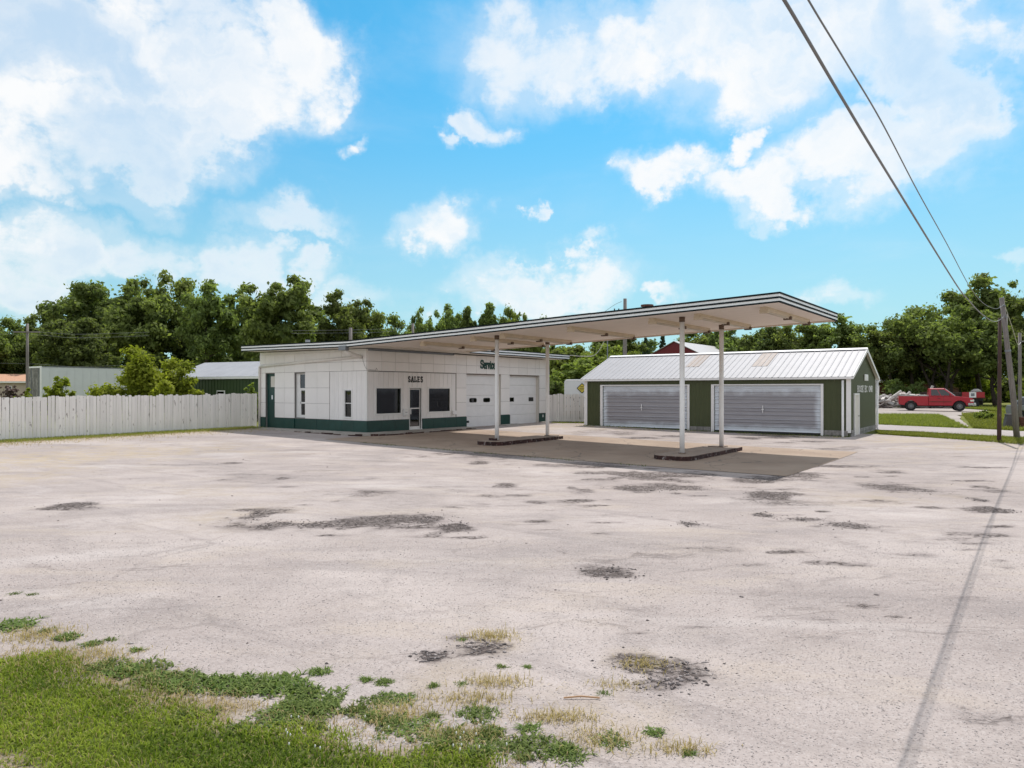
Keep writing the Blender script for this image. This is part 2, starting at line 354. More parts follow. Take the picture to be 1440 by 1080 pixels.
def lotmat():
    """crushed limestone over old asphalt: attributes soil, dark, tan steer where each shows"""
    m, t, b = newmat('crushed limestone lot')
    pos = N(t, 'ShaderNodeNewGeometry').outputs['Position']
    soil = N(t, 'ShaderNodeAttribute', attribute_name='soil').outputs['Fac']
    dark = N(t, 'ShaderNodeAttribute', attribute_name='dark').outputs['Fac']
    tan = N(t, 'ShaderNodeAttribute', attribute_name='tan').outputs['Fac']
    big = noise(t, pos, .22, 5, .6, .4)
    streak = noise(t, vmath(t, 'MULTIPLY', pos, (.25, .9, 1)), .8, 6, .65, .5)
    mid = noise(t, pos, 2.2, 8, .7)
    fine = noise(t, pos, 34., 6, .75)
    grit = N(t, 'ShaderNodeTexVoronoi', inp={'Vector': pos, 'Scale': 62.0})
    gcol = N(t, 'ShaderNodeSeparateColor', inp={0: grit.outputs['Color']}).outputs[0]
    base = mixc(t, maprange(t, big, .35, .68), (.325,.277,.262), (.422,.366,.348))
    base = mixc(t, maprange(t, streak, .46, .72, 0, .75), base, (.245,.212,.206))
    base = mixc(t, maprange(t, mid, .46, .78, 0, .55), base, (.215,.185,.178))
    base = mixc(t, maprange(t, noise(t, pos, .5, 5, .6), .52, .8, 0, .35), base, (.40,.34,.29))
    ang = vmath(t, 'MULTIPLY', N(t, 'ShaderNodeVectorRotate', inp={'Vector': pos, 'Angle': .62}).outputs[0], (.16, 1.5, 1))
    base = mixc(t, maprange(t, noise(t, ang, .9, 7, .68, .6), .52, .74, 0, .60), base, (.215,.184,.178))
    base = mixc(t, maprange(t, noise(t, vmath(t, 'MULTIPLY', pos, (1, .8, 1)), .16, 4, .55, .8), .50, .66, 0, .38), base, (.225,.196,.19))
    wear = noise(t, vmath(t, 'MULTIPLY', pos, (.8, 1.6, 1)), 1.1, 10, .78, .5)
    base = mixc(t, maprange(t, wear, .60, .72, 0, .55), base, (.135,.113,.11))
    sc1 = noise(t, vmath(t, 'MULTIPLY', vmath(t, 'ADD', pos, vmath(t, 'MULTIPLY', N(t, 'ShaderNodeTexNoise', inp={'Vector': pos, 'Scale': .5, 'Detail': 4.0}).outputs['Color'], (1.6,1.6,0))), (.42, 2.0, 1)), 1.3, 11, .80, .3)
    area = maprange(t, noise(t, pos, .13, 4, .6, .5), .42, .60)
    base = mixc(t, math_(t, 'MULTIPLY', maprange(t, sc1, .54, .64), math_(t, 'ADD', math_(t, 'MULTIPLY', area, .65), .12)), base, (.105,.084,.078))
    base = mixc(t, math_(t, 'MULTIPLY', maprange(t, noise(t, vmath(t, 'MULTIPLY', pos, (.5, 1.4, 1)), .7, 6, .65, .4), .50, .70), .5), base, (.40,.335,.285))
    base = mixc(t, maprange(t, noise(t, vmath(t, 'MULTIPLY', pos, (.3, .8, 1)), .5, 6, .62, .7), .54, .72, 0, .7), base, (.47,.42,.405))
    # grit: pale chips and dark pits
    base = mixc(t, maprange(t, gcol, .0, .22, .40, 0), base, (.15,.125,.12))
    base = mixc(t, maprange(t, gcol, .78, 1.0, 0, .30), base, (.50,.46,.45))
    base = mixc(t, maprange(t, fine, .56, .8, 0, .40), base, (.16,.134,.13))
    # tan fines and dust
    base = mixc(t, math_(t, 'MULTIPLY', tan, maprange(t, mid, .35, .65)), base, (.38,.305,.215))
    # exposed broken asphalt
    vo = N(t, 'ShaderNodeTexVoronoi', feature='DISTANCE_TO_EDGE', inp={'Vector': vmath(t, 'ADD', pos, vmath(t, 'MULTIPLY', N(t, 'ShaderNodeTexNoise', inp={'Vector': pos, 'Scale': 3.0, 'Detail': 4.0}).outputs['Color'], (.35,.35,0))), 'Scale': 7.0})
    dn = math_(t, 'ADD', dark, math_(t, 'MULTIPLY', math_(t, 'SUBTRACT', noise(t, vmath(t, 'MULTIPLY', pos, (.7, 1.2, 1)), 2.6, 9, .74, .5), .5), 2.1))
    dn = math_(t, 'MULTIPLY', dn, maprange(t, dark, .02, .25))
    crack = maprange(t, vo.outputs['Distance'], .02, .11, 1, 0)
    dmask = maprange(t, dn, .30, .70)
    base = mixc(t, math_(t, 'MULTIPLY', maprange(t, dark, .0, .7, 0, .6), maprange(t, mid, .3, .6)), base, (.165,.138,.134))
    chip = math_(t, 'ADD', math_(t, 'MULTIPLY', crack, .55), math_(t, 'MULTIPLY', noise(t, pos, 12, 6, .75), 1.3))
    hole = math_(t, 'MULTIPLY', dmask, maprange(t, math_(t, 'ADD', chip, math_(t, 'MULTIPLY', dn, .30)), .66, 1.12, .06, 1.0))
    base = mixc(t, hole, base, (.072,.057,.053))
    # hairline cracks over the whole lot
    v2 = N(t, 'ShaderNodeTexVoronoi', feature='DISTANCE_TO_EDGE', inp={'Vector': vmath(t, 'ADD', vmath(t, 'MULTIPLY', pos, (.6, 1, 1)), vmath(t, 'MULTIPLY', N(t, 'ShaderNodeTexNoise', inp={'Vector': pos, 'Scale': .9, 'Detail': 6.0}).outputs['Color'], (1.3,1.3,0))), 'Scale': .55})
    ck = math_(t, 'MULTIPLY', maprange(t, v2.outputs['Distance'], .0, .022, 1, 0), maprange(t, noise(t, pos, .35, 4, .6), .50, .62))
    base = mixc(t, math_(t, 'MULTIPLY', ck, .28), base, (.13,.11,.105))
    # soil under the lawn and at the fence foot
    sn = math_(t, 'ADD', soil, math_(t, 'MULTIPLY', math_(t, 'SUBTRACT', noise(t, pos, 2.6, 8, .7), .5), 1.0))
    sc = mixc(t, noise(t, pos, 9, 6, .7), (.20,.155,.115), (.30,.245,.19))
    sc = mixc(t, maprange(t, soil, .65, .95), sc, (.085,.10,.028))
    base = mixc(t, math_(t, 'MULTIPLY', maprange(t, sn, .30, .62), maprange(t, soil, .02, .2)), base, sc)
    t.links.new(base, b.inputs['Base Color']); b.inputs['Roughness'].default_value = .95
    b.inputs['Specular IOR Level'].default_value = .2
    hgt = math_(t, 'ADD', math_(t, 'MULTIPLY', fine, .5), math_(t, 'SUBTRACT', math_(t, 'MULTIPLY', grit.outputs['Distance'], -.6), math_(t, 'MULTIPLY', hole, 1.2)))
    bp = N(t, 'ShaderNodeBump', inp={'Height': hgt, 'Strength': .45, 'Distance': .010}); t.links.new(bp.outputs[0], b.inputs['Normal'])
    return m
M['lot'] = lotmat()

def concmat():
    m, t, b = newmat('old tan concrete')
    pos = N(t, 'ShaderNodeNewGeometry').outputs['Position']
    a = noise(t, pos, .5, 6, .6); f = noise(t, pos, 26, 6, .7)
    c = mixc(t, maprange(t, a, .3, .7), (.270,.196,.145), (.345,.262,.20))
    c = mixc(t, maprange(t, f, .5, .8, 0, .35), c, (.22,.185,.16))
    st = noise(t, pos, 1.3, 7, .68, .5)
    c = mixc(t, maprange(t, st, .60, .72, 0, .6), c, (.17,.14,.12))
    v2 = N(t, 'ShaderNodeTexVoronoi', feature='DISTANCE_TO_EDGE', inp={'Vector': vmath(t, 'ADD', pos, vmath(t, 'MULTIPLY', N(t, 'ShaderNodeTexNoise', inp={'Vector': pos, 'Scale': 1.1, 'Detail': 5.0}).outputs['Color'], (1.2,1.2,0))), 'Scale': .3})
    c = mixc(t, maprange(t, v2.outputs['Distance'], 0, .008, .7, 0), c, (.08,.07,.06))
    t.links.new(c, b.inputs['Base Color']); b.inputs['Roughness'].default_value = .9
    bp = N(t, 'ShaderNodeBump', inp={'Height': f, 'Strength': .35, 'Distance': .01}); t.links.new(bp.outputs[0], b.inputs['Normal'])
    return m
M['apron'] = concmat()

def groundmat(name, c1, c2, c3, s1=.25):
    m, t, b = newmat(name)
    pos = N(t, 'ShaderNodeNewGeometry').outputs['Position']
    a = noise(t, pos, s1, 6, .65); f = noise(t, pos, 7, 8, .75)
    c = mixc(t, maprange(t, a, .35, .65), c1, c2)
    c = mixc(t, maprange(t, f, .45, .75, 0, .7), c, c3)
    t.links.new(c, b.inputs['Base Color']); b.inputs['Roughness'].default_value = 1.0; b.inputs['Specular IOR Level'].default_value = .1
    bp = N(t, 'ShaderNodeBump', inp={'Height': f, 'Strength': .8, 'Distance': .05}); t.links.new(bp.outputs[0], b.inputs['Normal'])
    return m
M['ground'] = groundmat('rough grass ground', (.125,.145,.032), (.19,.19,.060), (.085,.10,.026))
M['gravel_road'] = groundmat('pale gravel road', (.35,.31,.30), (.40,.36,.35), (.29,.25,.24))
M['gravel_yard'] = groundmat('yard gravel', (.32,.28,.26), (.38,.34,.32), (.24,.20,.17))

# ------------------------------------------------------------------ builders
def link(name, me, m=None, parent=None):
    o = bpy.data.objects.new(name, me); C.objects.link(o)
    if m is not None and len(me.materials) == 0: me.materials.append(m)
    if parent is not None: o.parent = parent
    return o
def tag(o, label=None, cat=None, group=None, kind=None):
    if label: o['label'] = label
    if cat: o['category'] = cat
    if group: o['group'] = group
    if kind: o['kind'] = kind
    return o
def thing(name, label, cat, loc=(0,0,0), rz=0., group=None):
    o = bpy.data.objects.new(name, None); C.objects.link(o)
    o.empty_display_size = .2
    o.location = loc; o.rotation_euler = (0, 0, rz)
    return tag(o, label, cat, group)
class MB:
    def __init__(s): s.v = []; s.f = []
    def add(s, vs, fs):
        k = len(s.v); s.v += [tuple(map(float, q)) for q in vs]; s.f += [tuple(i+k for i in q) for q in fs]; return s
    def box(s, a, b):
        x0, y0, z0 = (min(p, q) for p, q in zip(a, b)); x1, y1, z1 = (max(p, q) for p, q in zip(a, b))
        return s.add([(x0,y0,z0),(x1,y0,z0),(x1,y1,z0),(x0,y1,z0),(x0,y0,z1),(x1,y0,z1),(x1,y1,z1),(x0,y1,z1)],
                     [(0,3,2,1),(4,5,6,7),(0,1,5,4),(1,2,6,5),(2,3,7,6),(3,0,4,7)])
    def prism(s, poly, ax, lo, hi):
        """poly: 2-D outline; ax: axis along which it is extruded"""
        n = len(poly)
        def mk(p, t): return {'x': (t, p[0], p[1]), 'y': (p[0], t, p[1]), 'z': (p[0], p[1], t)}[ax]
        vs = [mk(p, lo) for p in poly] + [mk(p, hi) for p in poly]
        fs = [tuple(range(n))[::-1], tuple(range(n, 2*n))] + [(i, (i+1) % n, n+(i+1) % n, n+i) for i in range(n)]
        return s.add(vs, fs)
    def tube(s, pts, r, n=8, cap=True):
        pts = [Vector(p) for p in pts]; rr = r if isinstance(r, (list, tuple)) else [r]*len(pts)
        k = len(s.v); up = None
        for i, p in enumerate(pts):
            d = (pts[min(i+1, len(pts)-1)] - pts[max(i-1, 0)]).normalized()
            if up is None:
                up = Vector((0, 0, 1)) if abs(d.z) < .9 else Vector((1, 0, 0))
            a = d.cross(up).normalized(); b = a.cross(d).normalized(); up = b
            for j in range(n):
                t = 2*math.pi*j/n
                s.v.append(tuple(p + a*(math.cos(t)*rr[i]) + b*(math.sin(t)*rr[i])))
        for i in range(len(pts)-1):
            for j in range(n):
                s.f.append((k+i*n+j, k+i*n+(j+1) % n, k+(i+1)*n+(j+1) % n, k+(i+1)*n+j))
        if cap:
            s.f.append(tuple(k+j for j in range(n))[::-1]); s.f.append(tuple(k+(len(pts)-1)*n+j for j in range(n)))
        return s
    def quad(s, a, b, c, d): return s.add([a, b, c, d], [(0, 1, 2, 3)])
    def mesh(s, name, bevel=0, smooth=False):
        me = bpy.data.meshes.new(name); me.from_pydata(s.v, [], s.f); 
        bm = bmesh.new(); bm.from_mesh(me)
        bmesh.ops.recalc_face_normals(bm, faces=bm.faces)
        if bevel: bmesh.ops.bevel(bm, geom=list(bm.edges), offset=bevel, segments=1, affect='EDGES', clamp_overlap=True)
        bm.to_mesh(me); bm.free()
        if smooth: me.polygons.foreach_set('use_smooth', [True]*len(me.polygons))
        return me
    def build(s, name, m, parent=None, bevel=0, smooth=False):
        return link(name, s.mesh(name, bevel, smooth), m, parent)
def box(name, a, b, m, parent=None, bevel=0): return MB().box(a, b).build(name, m, parent, bevel)
def npmesh(name, V, Q, tone=None, m=None, parent=None, smooth=False):
    """fast mesh from numpy arrays: Q is (n,3) or (n,4)"""
    V = np.asarray(V, np.float32); Q = np.asarray(Q, np.int32); k = Q.shape[1]
    me = bpy.data.meshes.new(name)
    me.vertices.add(len(V)); me.vertices.foreach_set('co', V.ravel())
    me.loops.add(Q.size); me.loops.foreach_set('vertex_index', Q.ravel())
    me.polygons.add(len(Q)); me.polygons.foreach_set('loop_start', np.arange(0, Q.size, k, dtype=np.int32))
    me.update(calc_edges=True)
    if tone is not None:
        a = me.attributes.new('tone', 'FLOAT', 'FACE'); a.data.foreach_set('value', np.asarray(tone, np.float32))
    if smooth: me.polygons.foreach_set('use_smooth', [True]*len(Q))
    return link(name, me, m, parent)

# ------------------------------------------------------------------ ground sheets
def gridsheet(name, Xs, Ys, m, lift=0., label=None):
    """Xs: (rows, cols) array or 1-D; conforms to the terrain"""
    if Xs.ndim == 1: XX, YY = np.meshgrid(Xs, Ys)
    else: XX, YY = Xs, np.broadcast_to(np.asarray(Ys)[:, None] if np.ndim(Ys) == 1 else Ys, Xs.shape)
    ZZ = gz(XX, YY) + lift
    r, c = XX.shape
    V = np.stack([XX, YY, ZZ], -1).reshape(-1, 3)
    i = np.arange(r*c).reshape(r, c)
    Q = np.stack([i[:-1, :-1], i[:-1, 1:], i[1:, 1:], i[1:, :-1]], -1).reshape(-1, 4)
    o = npmesh(name, V, Q, None, m, None, True); tag(o, label, None, None, 'structure'); return o, V
far = lambda a, b, n: np.sign(np.linspace(a, b, n))*np.abs(np.linspace(a, b, n))**3
gx = np.unique(np.concatenate([far(-11.5, 11.5, 61), np.linspace(-60, 70, 131)]))
gy = np.unique(np.concatenate([far(-8, 13, 61), np.linspace(-25, 110, 136)]))
gridsheet('ground', gx, gy, M['ground'], -.03)

_lat = np.random.default_rng(99).random((64, 64))
def fbm(x, y, oct=4):
    r = 0; amp = .5
    for k in range(oct):
        xi, yi = np.floor(x).astype(int), np.floor(y).astype(int); fx, fy = x-xi, y-yi; fx = fx*fx*(3-2*fx); fy = fy*fy*(3-2*fy)
        g = lambda a, b: _lat[(xi+a) % 64, (yi+b) % 64]
        r = r+amp*((g(0,0)*(1-fx)+g(1,0)*fx)*(1-fy)+(g(0,1)*(1-fx)+g(1,1)*fx)*fy); amp *= .55; x = x*2.03+11.3; y = y*2.03+5.7
    return r
def patches(P, items, rag=0.):
    """sum of soft ellipses; items: photo px, py, half width, half height, weight"""
    a = np.zeros(len(P))
    if rag: f1 = np.clip(1+rag*(fbm(P[:, 0]*.9, P[:, 1]*1.1)-.5)*2, .6, 2.5); f2 = .35*rag*(fbm(P[:, 0]*4., P[:, 1]*4.+9)-.5)
    for px, py, hw, hh, w in items:
        x, y = hit(px, py); rx = max(hw*y/F, .05); ry = max(hh*y*y/(F*2.3), .05)
        q = np.sqrt(((P[:, 0]-x)/rx)**2 + ((P[:, 1]-y)/ry)**2)
        if rag: q = q*f1 + f2
        t = np.clip((1.5-q)/1.2, 0, 1); a = np.maximum(a, w*t*t*(3-2*t))
    return a
DARK = [(97,711,36,7,.8),(360,726,26,10,.75),(395,737,40,6,.85),(450,738,55,7,.8),(500,734,60,7,1.),(560,730,45,7,.85),(605,730,40,9,1.),(640,740,24,8,1.),(380,718,34,8,.5),
 (855,806,48,11,1.),(835,798,26,6,.6),(680,910,44,12,.75),(650,898,42,8,.5),(605,922,24,9,.85),(905,936,60,17,1.),(965,945,55,22,.85),(930,962,50,14,.7),
 (905,688,34,5,.9),(960,686,60,6,.85),(925,682,50,4,.6),(1080,697,38,6,1.),(1075,725,26,5,.9),(1130,731,40,4,.8),(1190,739,44,6,.8),(1262,686,40,6,.7),(1300,690,30,4,.7),
 (1400,717,30,5,1.),(1395,690,36,3,.5),(970,737,22,4,.7),(1100,707,60,4,.5),(1230,704,46,4,.5),(1035,650,50,4,.4),(1120,667,50,4,.8),(1380,752,34,3,.6),(1290,780,30,3,.5),
 (700,640,90,5,.55),(820,655,80,5,.6),(960,668,110,7,.8),(1060,676,60,6,.85),(640,690,60,4,.35),(1330,760,60,6,.4),(1190,905,120,10,.25),(1400,1010,90,20,.35),
 (1210,655,40,3,.4),(870,608,50,3,.5),(1180,632,46,3,.5)]
_r = random.Random(12)
for _ in range(42): DARK.append((_r.uniform(830, 1430), 655+_r.random()**1.4*125, _r.uniform(8, 42), _r.uniform(1.0, 2.8), _r.uniform(.4, .8)))
for _ in range(34): DARK.append((_r.uniform(300, 860), _r.uniform(650, 760), _r.uniform(8, 36), _r.uniform(1.2, 3.2), _r.uniform(.4, .8)))
for _ in range(26): DARK.append((_r.uniform(850, 1420), _r.uniform(770, 900), _r.uniform(10, 40), _r.uniform(1.5, 4), _r.uniform(.3, .6)))
for _ in range(16): DARK.append((_r.uniform(870, 1200), _r.uniform(604, 628), _r.uniform(8, 30), _r.uniform(.8, 1.6), _r.uniform(.5, .9)))
SOIL = [(-30,985,130,75,1.),(60,1010,170,76,1.),(170,1045,200,72,1.),(330,1062,225,60,1.),(490,1085,240,44,1.),(600,1078,120,34,.95),(20,945,90,38,.95),
 (250,985,150,34,.22),(430,1005,130,28,.4),(560,1020,110,26,.35),(690,1050,100,34,.4),(60,905,80,20,.3),(15,885,50,14,.45),(130,925,70,16,.3)]
TAN = [(60,645,120,14,.9),(180,635,120,10,.7),(30,670,80,12,.5),(1370,628,80,6,.7),(1260,618,60,5,.7),(840,598,60,5,.7),(760,600,50,5,.6),(900,930,60,16,.6),(690,905,50,14,.8),(640,965,120,40,.35),
 (860,1010,120,50,.3),(300,690,60,8,.3),(340,720,60,14,.4),(1240,700,90,8,.4)]
rows = np.unique(np.concatenate([np.linspace(-8, 3, 30), 3*np.geomspace(1, 17, 330)]))
cols = np.concatenate([np.linspace(0, .30, 60, endpoint=False), np.linspace(.30, .72, 240, endpoint=False), np.linspace(.72, 1, 80)])
lf = -22.0 + (rows-29.6)*.76; lf = np.maximum(lf, -46)
rt = np.where(rows > 29, 20.7 - (rows-29)*.47, 20.7 + (29-rows)*.47) + .25*np.sin(rows*1.7)+.15*np.sin(rows*4.1+1)
XX = lf[:, None] + (rt-lf)[:, None]*cols[None, :]
lot, V = gridsheet('gravel_lot', XX, rows, M['lot'], 0.0)
fd = ((V[:, 0]+21.3)*.797 - (V[:, 1]-29.6)*.604)       # distance in front of the left fence line
t = np.clip((1.9-fd)/1.7, 0, 1)
soil = np.maximum(patches(V, SOIL, .5), np.where(V[:, 1] < 40.5, t*.95, 0))
lawnout = np.clip((-3.6-V[:, 0])/1.0, 0, 1)*np.clip((5.8-V[:, 1])/1.2, 0, 1)
lawnlow = np.clip((4.4-V[:, 1])/.5, 0, 1)*np.clip((.6-V[:, 0])/1.0, 0, 1)
soil = np.maximum(soil, np.maximum(lawnout, lawnlow))
for nm, arr in (('soil', soil), ('dark', patches(V, DARK, 1.5)), ('tan', np.maximum(patches(V, TAN, 1.2), np.clip((3.6-fd)/2.5, 0, 1)*np.where(V[:, 1] < 40, .9, 0)))):
    at_ = lot.data.attributes.new(nm, 'FLOAT', 'POINT'); at_.data.foreach_set('value', arr.astype(np.float32))

# store frame: local x = out of the shop front, local y = along the front
SY = R(36.8133); SC = np.array([-6.8659, 33.6602]); UU = np.array([math.sin(SY), math.cos(SY)]); VV = np.array([math.cos(SY), -math.sin(SY)])
SROT = math.atan2(VV[1], VV[0])
def sw(x, y): p = SC + VV*x + UU*y; return float(p[0]), float(p[1])
def ruled(name, A, B, m, n=24, k=12, lift=.01, kind='structure', jit=0., thick=0):
    """sheet between polylines A and B (world xy), conforming to the terrain"""
    def samp(P, n):
        P = np.array(P, float); d = np.r_[0, np.cumsum(np.hypot(*np.diff(P, axis=0).T))]
        t = np.linspace(0, d[-1], n); return np.stack([np.interp(t, d, P[:, 0]), np.interp(t, d, P[:, 1])], -1)
    a, b = samp(A, n), samp(B, n)
    if jit:
        a = a + rng.normal(0, jit, a.shape); b = b + rng.normal(0, jit, b.shape)
    w = np.linspace(0, 1, k)[None, :, None]
    G = a[:, None]*(1-w) + b[:, None]*w
    Z = gz(G[..., 0], G[..., 1]) + lift
    Vv = np.concatenate([G, Z[..., None]], -1).reshape(-1, 3)
    i = np.arange(n*k).reshape(n, k)
    Q = np.stack([i[:-1, :-1], i[1:, :-1], i[1:, 1:], i[:-1, 1:]], -1).reshape(-1, 4)
    return tag(npmesh(name, Vv, Q, None, m, None, True), kind=kind)
ruled('concrete_apron', [sw(.6, -2.95), sw(20.05, -2.9)], [sw(.6, 6.3), sw(20.1, 6.15)], M['apron'], 60, 30, .010)
P = lambda *q: [hit(*a) for a in q]
ruled('gravel_road', P((1150,594.5),(1236,597),(1300,600),(1440,606.5))+[(33,24),(44,2)], P((1150,601.5),(1236,604.5),(1300,607.5),(1440,615))+[(30,23),(40,2)], M['gravel_road'], 60, 8, .012, jit=.05)
ruled('gravel_yard', [at(1150,560,76)[:2], at(1400,560,76)[:2]], P((1200,583.5),(1300,584),(1362,584),(1385,580)), M['gravel_yard'], 40, 20, .012, jit=.12)
ruled('gravel_path', P((1322,582),(1338,592),(1352,603)), P((1345,582),(1352,591),(1362,601)), M['gravel_yard'], 16, 6, .016, jit=.06)

# ------------------------------------------------------------------ letters
def strokes(polys, w, depth, serif=0):
    """polylines in a unit letter box -> flat bars with depth; returns MB in (y, z) with thickness along x"""
    b = MB()
    for P_ in polys:
        P_ = [Vector((p[0], p[1])) for p in P_]
        for p, q in zip(P_[:-1], P_[1:]):
            d = (q-p); 
            if d.length < 1e-6: continue
            d.normalize(); n = Vector((-d.y, d.x))*w*.5; e = d*w*.30
            a1, a2, a3, a4 = p-e+n, p-e-n, q+e-n, q+e+n
            b.prism([(a1.x, a1.y), (a2.x, a2.y), (a3.x, a3.y), (a4.x, a4.y)], 'x', 0, depth)
    return b
def arc(cx, cy, rx, ry, a0, a1, n=9): return [(cx+rx*math.cos(R(a0+(a1-a0)*i/(n-1))), cy+ry*math.sin(R(a0+(a1-a0)*i/(n-1)))) for i in range(n)]
S_ = arc(.5,.75,.36,.23,20,250,9)+arc(.5,.27,.38,.25,90,-160,9)
GL = {  # letters in a 1x1 box
 'S': [S_, [(.88,.95),(.88,.72)], [(.12,.05),(.12,.28)]],
 'A': [[(.1,0),(.5,1),(.9,0)],[(.25,.36),(.75,.36)],[(-.05,0),(.3,0)],[(.7,0),(1.05,0)],[(.3,1),(.52,1)]],
 'L': [[(.25,0),(.25,1)],[(.05,1),(.5,1)],[(.05,0),(.9,0),(.9,.3)]],
 'E': [[(.2,0),(.2,1)],[(.0,1),(.9,1),(.9,.72)],[(.0,0),(.92,0),(.92,.28)],[(.2,.52),(.62,.52)],[(.62,.4),(.62,.66)]],
 'O': [arc(.5,.5,.4,.48,0,360,14)], 'B': [[(.15,0),(.15,1)], [(.15,1)]+arc(.5,.77,.3,.23,90,-90,7)+[(.15,.54)]+arc(.5,.27,.36,.27,90,-90,7)+[(.15,0)]],
 'C': [arc(.55,.5,.42,.48,50,310,11)], 'M': [[(.08,0),(.08,1),(.5,.35),(.92,1),(.92,0)]], 'R': [[(.15,0),(.15,1)]+arc(.55,.75,.3,.25,90,-90,7)+[(.15,.5)],[(.5,.5),(.9,0)]],
 'I': [[(.5,0),(.5,1)],[(.2,0),(.8,0)],[(.2,1),(.8,1)]],
 'e': [[(.15,.33),(.85,.33)]+arc(.5,.32,.36,.32,5,300,11)], 'r': [[(.3,0),(.3,.65)],[(.05,.62),(.32,.62)],[(.05,0),(.6,0)],[(.3,.42)]+arc(.62,.42,.3,.22,150,40,5)],
 'v': [[(.1,.64),(.5,0),(.9,.64)],[(0,.64),(.3,.64)],[(.72,.64),(1,.64)]], 'i': [[(.5,0),(.5,.64)],[(.25,.64),(.5,.64)],[(.2,0),(.8,0)],[(.5,.84),(.5,.9)]],
 'c': [arc(.52,.32,.36,.32,45,310,10)]}

# ------------------------------------------------------------------ the service station
st = thing('service_station', 'long white panelled service station with dark green base and striped flat roof', 'gas station', (*SC, 0), SROT)
D0, L0 = 8.56, 15.10
ZB, ZG, ZS, ZM, ZT = .02, .66, 3.04, 3.49, 4.06
def wallpanels(side, ys, zs, m, name, skip=(), proud=.02, gap=.0055):
    """a grid of separate panels on one wall; side 'front' (x=0 plane) or 'left' (y=0 plane)"""
    for y0, y1 in zip(ys[:-1], ys[1:]):
        for z0, z1 in zip(zs[:-1], zs[1:]):
            if any(y0 < b-1e-3 and y1 > a+1e-3 and z0 < d-1e-3 and z1 > c+1e-3 for a, b, c, d in skip): continue
            j = random.uniform(-.002, .002)
            if side == 'front': box(name, (.0, y0+gap, z0+gap), (proud+j, y1-gap, z1-gap), m, st, .004)
            else: box(name, (y0+gap, .0, z0+gap), (y1-gap, -proud-j, z1-gap), m, st, .004)
def shell(name, side, length0, length1, z0, z1, holes, m, parent, t=.18):
    """wall slab with rectangular openings, as one mesh of blocks"""
    ys = sorted({length0, length1, *[h[0] for h in holes], *[h[1] for h in holes]}); zs = sorted({z0, z1, *[h[2] for h in holes], *[h[3] for h in holes]})
    b = MB()
    for a, c in zip(ys[:-1], ys[1:]):
        zz = None
        for d, e in zip(zs[:-1], zs[1:]):
            my, mz = (a+c)/2, (d+e)/2
            if any(h[0] < my < h[1] and h[2] < mz < h[3] for h in holes): continue
            if side == 'front': b.box((-t, a, d), (0, c, e))
            else: b.box((a, 0, d), (c, t, e))
    return b.build(name, m, parent)
fh = [(.57,2.20,.98,2.20),(2.82,3.64,.06,2.21),(4.20,5.83,.99,2.20),(7.21,10.33,.0,3.02),(11.20,14.30,.0,3.02)]
lh = [(-8.07,-7.23,.06,3.0),(-5.53,-4.65,.70,2.98),(-1.62,-1.05,.79,2.12)]
shell('front_wall', 'front', 0, L0, -.25, ZT, fh, M['seam'], st)
shell('left_wall', 'left', -D0, -.18, -.25, 4.13, lh, M['seam'], st)
MB().box((-D0, L0-.18, -.25), (-.18, L0, 4.1)).build('right_wall', M['panel'], st)
MB().box((-D0, .18, -.25), (-D0+.18, L0-.18, 4.1)).build('back_wall', M['panel'], st)
MB().box((-D0+.18, .18, -.05), (-.18, L0-.18, .05)).build('floor_slab', M['concrete_step'], st)
MB().box((-D0+.18, 6.6, .05), (-.18, 6.75, 4.05)).build('inner_wall', M['interior'], st)
MB().box((-4.0, .18, .05), (-3.85, 6.6, 4.05)).build('inner_wall', M['interior'], st)
box('counter', (-2.3, 1.2, .05), (-1.2, 3.3, .98), M['brown'], st)
box('counter', (-.9, 3.0, .05), (-.45, 4.1, .98), M['brown'], st)
box('curtain', (-.35, 5.05, 1.0), (-.30, 5.75, 2.2), M['curtain'], st)
fy = [0, .89, 1.83, 2.75, 3.62, 4.54, 5.43, 6.35, 7.21, 8.10, 9.0, 9.66, 10.33, 11.20, 12.1, 13.0, 13.86, 14.32, L0]
wallpanels('front', fy, [ZS, ZM, ZT], M['panel'], 'wall_panel', proud=.03)
zr = [ZG, 1.44, 2.23, ZS]
for a, b_ in ((6.36, 7.21), (10.33, 11.20), (14.32, L0)):
    wallpanels('front', [a, b_], zr, M['panel'], 'wall_panel', proud=.03)
ly = [-D0, -8.07, -7.23, -6.38, -5.53, -4.65, -3.68, -2.72, -1.80, -.89, 0]
wallpanels('left', ly, [ZS, ZM, 4.0], M['panel'], 'wall_panel', proud=.03)
wallpanels('left', ly[:8], zr, M['panel'], 'wall_panel', skip=[(-8.07,-7.23,0,3.1),(-5.53,-4.65,0,3.1)], proud=.03)
# top filler strip that follows the roof slope
MB().prism([(-D0, 4.0), (0, 4.0), (0, 4.07), (-D0, 4.15)], 'y', -.025, -.001).build('top_strip', M['trim'], st)
# corner trims
box('corner_trim', (-.06, -.035, ZG), (.035, .05, ZS-.01), M['trim'], st, .004)
box('corner_trim', (-D0-.01, -.036, ZG), (-D0+.05, .02, 4.0), M['trim'], st, .004)
